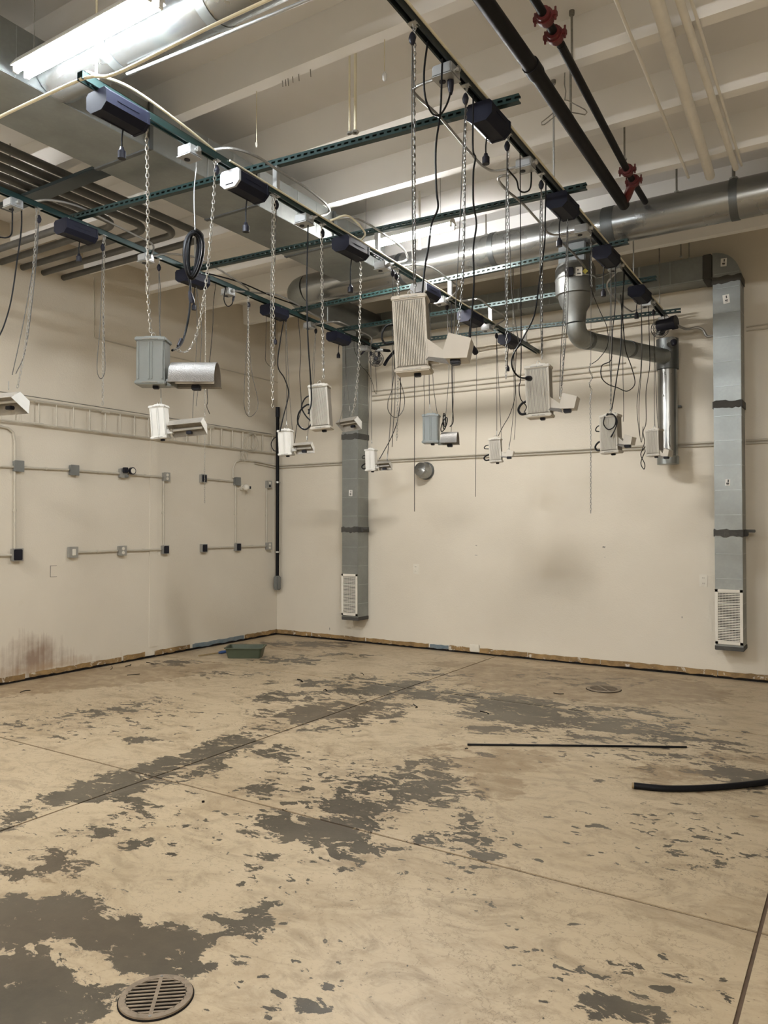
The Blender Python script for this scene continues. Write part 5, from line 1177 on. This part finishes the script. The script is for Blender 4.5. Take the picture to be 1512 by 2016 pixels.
for k, (cx_, cy_2, rr, lab) in enumerate(((487, 872, 0.13, 'upper coil of cream cable hanging by the ladder near the corner'), (472, 899, 0.07, 'small lower coil of cream cable near the corner'))):
    c = lw(cx_, cy_2, 0.075); mb = MB()
    root_ = empty('wire_coil', c, lab, 'cable')
    for j in range(4): mb.ring(c + Vector((0.004 * j - 0.006, 0.01 * j, 0.006 * j)), (1, 0.1 * (j - 1), 0), rr - 0.006 * j, 0.003, 22, 5)
    mb.build('turns', 'ivory', root_)
    MB().tube([c + Vector((-0.005, 0, rr - .01)), c + Vector((-0.073, 0, rr))], 0.004, 6).build('tie', 'ivory', root_)
def conduit(pts, label, r=0.0125, strap=True, mt='ivory', grp='cream conduit runs on the left wall', off=0.018, sub=1):
    P = [Vector(p) if len(p) == 3 else lw(p[0], p[1], off) for p in pts]
    root = empty('wall_conduit', P[0], label, 'conduit', grp)
    MB().tube(P if sub == 1 else spline(P, sub), r, 9).build('pipe', mt, root)
    if strap:
        m_ = (P[0] + P[-1]) / 2 if len(P) == 2 else P[len(P) // 2]
        d = (P[-1] - P[0]).normalized()
        n_ = Vector((1, 0, 0)) if abs(m_.x - XL) < 0.1 else Vector((0, -1, 0))
        mb = MB(); mb.tube([m_ - d * 0.012, m_ + d * 0.012], r * 1.35, 9); mb.box(m_ - n_ * (off - 0.004), tuple(0.03 if abs(n_[i]) < .5 else 0.006 for i in range(3))); mb.build('strap', mt, root)
    return root
conduit([(-60, 916), (24, 919.5)], 'short cream conduit from the left edge to the first upper wall box')
conduit([(42, 920.5), (133, 925)], 'cream conduit between the first and second upper wall boxes')
conduit([(151, 927), (233, 932.5)], 'cream conduit between the second and third upper wall boxes')
conduit([(250, 934), (316, 939.5)], 'cream conduit between the third and fourth upper wall boxes')
conduit([(404, 943), (456, 948)], 'short cream conduit between the two upper boxes near the corner')
conduit([(-60, 1095), (22, 1093)], 'short cream conduit from the left edge to the large lower wall box')
conduit([(150, 1087.5), (229, 1084.5)], 'cream conduit right of the lower rocker switch box')
conduit([(244, 1084), (314, 1082)], 'cream conduit left of the fourth lower wall box')
conduit([(405, 1078.5), (458, 1077)], 'cream conduit between the fifth and sixth lower boxes')
conduit([(471, 1076.5), (520, 1075)], 'cream conduit between the last two lower boxes')
conduit([(27, 927), (27, 1083)], 'vertical cream conduit between the first upper and lower boxes')
conduit([(320, 947), (320, 1073)], 'vertical cream conduit joining the fourth upper and lower boxes')
conduit([(462, 954), (462, 1069)], 'vertical cream conduit below the white camera')
conduit([(523, 961), (523, 1068)], 'vertical cream conduit nearest the black corner pipe')
conduit([(27, 911), (27, 870), (24, 852), (14, 843), (0, 840), (-60, 836)], 'cream conduit bending left above the first upper wall box', strap=False)
p_ = lw(462, 941, 0.018)
conduit([(457, 941), (457, 922), (462, 910), (472, 906), (500, 908)], 'cream conduit bending right from the box beside the white camera', strap=False)
a = lw(500, 908, 0.018)
root = empty('wall_conduit', (-6, YB - .02, 2.41), 'long pair of cream conduits running along the left wall end and the whole back wall', 'conduit', 'cream conduit runs on the left wall')
for dz in (0.0, -0.030):
    MB().tube([a + Vector((0, 0, dz)), (XL + 0.018, 8.36, 2.413 + dz), (XL + 0.035, YB - 0.035, 2.413 + dz), (XL + 0.08, YB - 0.016, 2.413 + dz), (-5.83, YB - 0.016, 2.415 + dz)], 0.010, 8).build('pipe', 'ivory', root)
    MB().tube([(-5.56, YB - 0.016, 2.415 + dz), (-1.283, YB - 0.016, 2.408 + dz)], 0.010, 8).build('pipe', 'ivory', root)
    MB().tube([(-1.013, YB - 0.016, 2.408 + dz), (XR, YB - 0.016, 2.405 + dz)], 0.010, 8).build('pipe', 'ivory', root)
for k, (z, x0, x1) in enumerate(((3.555, -1.0, XR), (3.515, -1.0, XR), (3.33, -5.5, -2.2), (3.27, -5.5, -2.1), (3.21, -5.5, -1.85))):
    o = MB().tube([(x0, YB - 0.014, z), (x1, YB - 0.014, z)], 0.009 if k > 1 else 0.007, 8).build('wall_conduit', 'ivory'); tag(o, ['upper thin conduit at the right edge of the back wall', 'lower thin conduit at the right edge of the back wall',
        'top one of three thin conduits high on the back wall', 'middle one of three thin conduits high on the back wall', 'lowest of three thin conduits high on the back wall'][k], 'conduit', 'thin conduits high on the back wall')
def wbox(px, py, kind, label, s=0.10):
    c = lw(px, py); root = empty('outlet_box', c, label, 'outlet', 'electrical boxes on the left wall')
    MB().box(c + Vector((0.022, 0, 0)), (0.044, s * 0.9, s), ch=0.004).build('box', 'greybox' if kind == 'blank' else 'plate', root)
    pm = {'blank': 'greybox', 'black': 'plate', 'outlet': 'plate', 'switch': 'plate', 'timer': 'plate', 'half': 'plate'}[kind]
    MB().box(c + Vector((0.046, 0, 0)), (0.005, s * 0.98, s * 1.06), ch=0.002).build('cover_plate', pm, root)
    if kind == 'black':
        MB().box(c + Vector((0.052, 0.0, 0)), (0.016, s * 0.74, s * 0.9), ch=0.006).build('receptacle_face', 'black', root)
    if kind in ('outlet', 'half'):
        for k in (-1, 1): MB().disc(c + Vector((0.051, 0, k * s * 0.22)), (1, 0, 0), s * 0.17, 0.008, 14).build('socket', 'outlet' if kind == 'outlet' or k > 0 else 'black', root)
    if kind == 'switch': MB().box(c + Vector((0.052, 0, 0)), (0.010, s * 0.36, s * 0.62), ch=0.003).build('rocker', 'outlet', root)
    if kind == 'timer':
        MB().box(c + Vector((0.07, -0.0, 0.035)), (0.05, 0.05, 0.06), ch=0.006).build('adapter', 'black', root)
        MB().disc(c + Vector((0.08, 0.085, 0.03)), (1, 0, 0), 0.042, 0.03, 24).build('dial_ring', 'black', root); MB().disc(c + Vector((0.096, 0.085, 0.03)), (1, 0, 0), 0.030, 0.006, 24).build('dial', 'outlet', root)
        MB().box(c + Vector((0.055, 0.03, -0.03)), (0.02, 0.05, 0.03), ch=0.004).build('lower_adapter', 'greybox', root)
        MB().box(c + Vector((0.065, 0.045, 0.03)), (0.03, 0.06, 0.02)).build('arm', 'black', root)
for a in ((33, 918, 'blank', 'blank grey box nearest the left edge, upper row on the left wall', 0.105), (142.5, 926, 'blank', 'second blank grey box of the upper row on the left wall', 0.105), (239, 932, 'timer', 'upper wall box with a round timer dial plugged in', 0.10),
          (324, 939, 'outlet', 'duplex outlet box, last of the left upper group', 0.10), (397, 942, 'black', 'black faced box starting the corner upper group', 0.10), (464, 948, 'blank', 'blank grey box above the white wall camera', 0.105),
          (526, 954, 'half', 'upper outlet box nearest the corner, lower half black', 0.10), (30, 1092, 'black', 'largest black faced box, at the left edge of the lower row', 0.12), (140, 1087, 'switch', 'lower box with a white rocker switch', 0.11),
          (237, 1084, 'outlet', 'lower duplex outlet box below the timer', 0.105), (322, 1082, 'black', 'black faced lower box below the left group\'s last outlet', 0.10), (398, 1079, 'black', 'black faced lower box starting the corner group', 0.10),
          (465, 1077, 'black', 'black faced lower box below the white camera', 0.10), (526, 1075, 'outlet', 'lower duplex outlet box nearest the corner', 0.10)):
    wbox(a[0], a[1], a[2], a[3], a[4])
c = lw(474, 960); root = empty('wall_camera', c, 'small white ball camera below a grey box near the corner', 'camera')
MB().disc(c + Vector((0.015, 0, 0)), (1, 0, 0), 0.035, 0.03, 20).build('base', 'outlet', root); MB().disc(c + Vector((0.04, 0.0, 0)), (1, 0, 0), 0.014, 0.03, 12).build('neck', 'outlet', root)
bm = bmesh.new(); bmesh.ops.create_uvsphere(bm, u_segments=18, v_segments=12, radius=0.045)
mb = MB(); bm.verts.index_update(); mb.add([v.co + c + Vector((0.085, 0.02, 0)) for v in bm.verts], [tuple(v.index for v in f.verts) for f in bm.faces]); bm.free(); mb.build('ball', 'outlet', root)
MB().disc(c + Vector((0.12, 0.05, 0.0)), (0.7, 0.7, 0), 0.018, 0.03, 16).build('lens', 'black', root)
# outline of a removed box on the wall
mb = MB(); a, b = lw(99, 1114), lw(111, 1135)
for (y0, z0, y1, z1) in ((a.y, a.z, b.y, a.z), (a.y, b.z, b.y, b.z), (a.y, a.z, a.y, b.z)): mb.box((XL + 0.002, (y0 + y1) / 2, (z0 + z1) / 2), (0.003, abs(y1 - y0) + 0.006, abs(z1 - z0) + 0.005))
tag(mb.build('wall_outline', 'fin'), 'faint outline left by a removed box on the left wall', 'mark')
# black corner pipe
root = empty('corner_pipe', (-7.06, 8.35, 0.7), 'black electrical pipe standing in the room corner with a grey fitting at its foot', 'pipe')
cxp, cyp = -7.06, 8.33
MB().tube(spline([(cxp, cyp, 3.18), (cxp, cyp, 2.6), (cxp, cyp, 1.4), (cxp, cyp, 0.84)], 4), 0.024, 14).build('pipe', 'cord', root)
MB().tube([(cxp, cyp, 3.10), (cxp, cyp, 3.24)], 0.031, 14).build('top_fitting', 'black', root)
MB().box((cxp, cyp, 0.745), (0.085, 0.085, 0.20), ch=0.015).build('foot_fitting', 'greybox', root)
for z in (2.17, 1.18): mb = MB(); mb.tube([(cxp, cyp, z - 0.012), (cxp, cyp, z + 0.012)], 0.029, 14); mb.box((cxp - 0.03, cyp + 0.04, z), (0.06, 0.05, 0.02)); mb.build('pipe_strap', 'zinc', root)
# back wall bits
def wall_plate(px, py, label):
    c = at(px, py, Y=YB); root = empty('wall_plate', c, label, 'outlet', 'ivory outlet plates on the back wall')
    MB().box(c + Vector((0, -0.003, 0)), (0.078, 0.007, 0.125), ch=0.003).build('plate', 'outlet', root)
    for k in (-1, 1):
        f = MB().box(c + Vector((0, -0.008, k * 0.028)), (0.032, 0.006, 0.030), ch=0.004).build('socket_face', 'outlet', root)
        mb = MB()
        for s in (-1, 1): mb.box(c + Vector((s * 0.007, -0.0115, k * 0.028)), (0.003, 0.002, 0.010))
        mb.build('slot', 'dark', f)
wall_plate(819, 1120, 'ivory outlet plate on the back wall right of the left riser'); wall_plate(1385, 1143, 'ivory outlet plate just left of the right riser')
for k, (px, py, w1, h1, lab) in enumerate(((1189, 1077, 0.045, 0.03, 'dark scuffed patch at middle height of the back wall'), (937, 1093, 0.05, 0.008, 'small dark scar low on the back wall centre'), (938, 1074, 0.03, 0.012, 'faint scrape above the small dark scar'),
                              (1343, 1215, 0.012, 0.03, 'small dark gouge low on the back wall left of the right riser'), (1191, 1097, 0.02, 0.006, 'two tiny screw holes under the scuffed patch'), (649, 1238, 0.012, 0.05, 'short dark scuff near the floor left of the left riser'))):
    c = at(px, py, Y=YB); mb = MB(); n = 9
    vs = [(c.x + w1 / 2 * math.cos(2 * math.pi * j / n) * random.uniform(.5, 1.1), YB - 0.0012, c.z + h1 / 2 * math.sin(2 * math.pi * j / n) * random.uniform(.5, 1.1)) for j in range(n)]
    vs += [(v[0], YB + 0.001, v[2]) for v in vs]
    mb.add(vs, [tuple(range(n))] + [(j, (j + 1) % n, n + (j + 1) % n, n + j) for j in range(n)])
    tag(mb.build('wall_scuff', 'rod', smooth=False), lab, 'mark')

# ================================================================== FLOOR OBJECTS
def drain(x, y, r, label, flush=0.0, slots=True):
    root = empty('floor_drain', (x, y, 0), label, 'drain')
    MB().disc((x, y, 0.0015), (0, 0, 1), r * 1.025, 0.003, 48).build('rim_gap', 'dark', root)
    MB().disc((x, y, 0.003), (0, 0, 1), r, 0.004, 48).build('well', 'dark', root)
    mb = MB(); n = 48; ro, ri = r, r * 0.80; vs = []; fs = []
    for k in range(n):
        a = 2 * math.pi * k / n; c_, s_ = math.cos(a), math.sin(a)
        vs += [(x + ro * c_, y + ro * s_, 0.004), (x + ro * c_ * 0.985, y + ro * s_ * 0.985, 0.010), (x + ri * c_, y + ri * s_, 0.010), (x + ri * c_, y + ri * s_, 0.0045)]
    for k in range(n):
        for j in range(3): a, b = k * 4 + j, ((k + 1) % n) * 4 + j; fs.append((a, b, b + 1, a + 1))
    mb.add(vs, fs); mb.build('frame_ring', 'iron', root)
    q = Matrix.Rotation(R(39), 3, 'Z'); bars = 10
    for k in range(bars):                                  # grate bars
        t = -ri + 2 * ri * (k + 0.5) / bars; hw = math.sqrt(max(0, ri * ri - t * t)) * 1.03
        MB().box(Vector((x, y, 0.0088)) + q @ Vector((0, t, 0)), (2 * hw, ri * 0.080, 0.0024), rot=q).build('grate_bar', 'iron', root, smooth=False)
    MB().box(Vector((x, y, 0.0090)), (ri * 0.13, 2 * ri, 0.0026), rot=q).build('cross_bar', 'iron', root, smooth=False)
    for s in (-1, 1): MB().disc(Vector((x, y, 0.010)) + q @ Vector((0, s * r * 0.9, 0)), (0, 0, 1), r * 0.045, 0.002, 10).build('screw', 'rod', root)
drain(-1.985, 1.738, 0.119, 'round slotted floor drain in the foreground at bottom left')
drain(-2.12, 7.25, 0.16, 'distant round floor drain near the back wall')
# black rod and hose
o = MB().tube([(-2.393, 4.883, 0.008), (-1.73, 5.27, 0.008), (-1.073, 5.646, 0.008)], 0.0075, 8).build('floor_rod', 'cord'); tag(o, 'long thin straight black rod lying on the floor', 'rod')
root = empty('floor_hose', (-1.17, 4.6, 0), 'thick black hose lying on the floor, entering from the right edge', 'hose')
pts = spline([(-1.172, 4.61, 0.019), (-1.0, 4.66, 0.019), (-0.80, 4.80, 0.019), (-0.60, 5.00, 0.019), (-0.42, 5.24, 0.019), (-0.25, 5.55, 0.019), (-0.05, 6.0, 0.019)], 6)
MB().tube(pts, 0.0185, 14).build('hose', 'cord', root)
d = (pts[0] - pts[1]).normalized(); MB().tube([pts[0], pts[0] + d * 0.012], 0.0165, 14).build('cut_end', 'hosend', root)
# green tray with a blue handled brush
c = at(479, 1297, Z=0.0); q = Matrix.Rotation(R(31), 3, 'Z')
tc = c + q @ Vector((0, 0.13, 0)); root = empty('plastic_tray', tc, 'green plastic tub on the floor near the back corner', 'tub')
def ringpts(w1, d1, z, k=6, rc=0.03):
    out = []
    for (sx, sy, a0) in ((1, 1, 0), (-1, 1, 90), (-1, -1, 180), (1, -1, 270)):
        for j in range(k):
            a = R(a0 + 90 * j / (k - 1)); out.append(tc + q @ Vector((sx * (w1 - rc) + rc * math.cos(a), sy * (d1 - rc) + rc * math.sin(a), z)))
    return out
lv = [ringpts(0.19, 0.12, 0.002), ringpts(0.215, 0.145, 0.115), ringpts(0.228, 0.158, 0.116), ringpts(0.228, 0.158, 0.126), ringpts(0.208, 0.138, 0.126), ringpts(0.185, 0.115, 0.008)]
n = len(lv[0]); vs = [p for l in lv for p in l]; fs = [tuple(range(n - 1, -1, -1))]
for i in range(len(lv) - 1):
    for k in range(n): fs.append((i * n + k, i * n + (k + 1) % n, (i + 1) * n + (k + 1) % n, (i + 1) * n + k))
fs.append(tuple((len(lv) - 1) * n + k for k in range(n)))
MB().add(vs, fs).build('tub_shell', 'green', root)
h0 = at(428, 1283, Z=0.02); h1 = at(446, 1284, Z=0.03)
root = empty('brush', h0, 'blue handled brush with dark stick lying left of the green tub', 'brush')
MB().tube([at(391, 1291, Z=0.012), at(430, 1285, Z=0.014)], 0.008, 8).build('stick', 'hosend', root)
MB().tube([at(430, 1285, Z=0.016), at(436, 1284, Z=0.02), at(447, 1282.5, Z=0.02)], 0.02, 12, True, [0.012, 0.019, 0.017]).build('handle', 'bluep', root)
# bits of cut tie and scrap
for k, pts in enumerate((((40, 1363), (48, 1360), (60, 1359)), ((218, 1318), (221, 1315), (220, 1311)), ((247, 1312), (254, 1310), (258, 1308), (256, 1311)), ((288, 1304), (295, 1305), (303, 1307)), ((250, 1329), (262, 1328), (275, 1327)),
                         ((585, 1337), (591, 1338), (596, 1342), (592, 1341)), ((637, 1359), (641, 1357), (644, 1360), (640, 1358)), ((710, 1325), (714, 1326), (716, 1329)), ((814, 1386), (817, 1389), (822, 1392), (818, 1393)),
                         ((1090, 1364), (1100, 1366), (1110, 1366)), ((945, 1400), (955, 1402), (962, 1405)), ((916, 1474), (919, 1473), (921, 1474)))):
    P = [at(a, b, Z=0.004) for a, b in pts]
    o = MB().tube(spline(P, 4), 0.0035, 6).build('tie_scrap', 'cord')
    tag(o, ['curved black tie scrap farthest left by the left wall', 'tiny curled scrap by the left wall base', 'curled black tie by the left wall base right of the tiny scrap', 'straight black sliver before the left wall pilaster', 'long black sliver on the floor left of centre',
            'hooked black scrap on the far floor left of centre', 'small looped black scrap at far floor centre', 'faint short scrap right of the looped scrap', 'branched black scrap near the floor centre joint', 'thin black straw left of the distant drain',
            'short dark sliver on the grey patch', 'tiny crumb at the left end of the thin rod'][k], 'scrap', 'cut ties and scraps on the floor')
c = at(400, 1578, Z=0.004); o = MB().disc(c, (0, 0, 1), 0.008, 0.008, 8).build('floor_anchor', 'cord'); tag(o, 'small round black plug on the floor at left', 'anchor')
for o in bpy.data.objects:
    if '_o' in o: del o['_o']
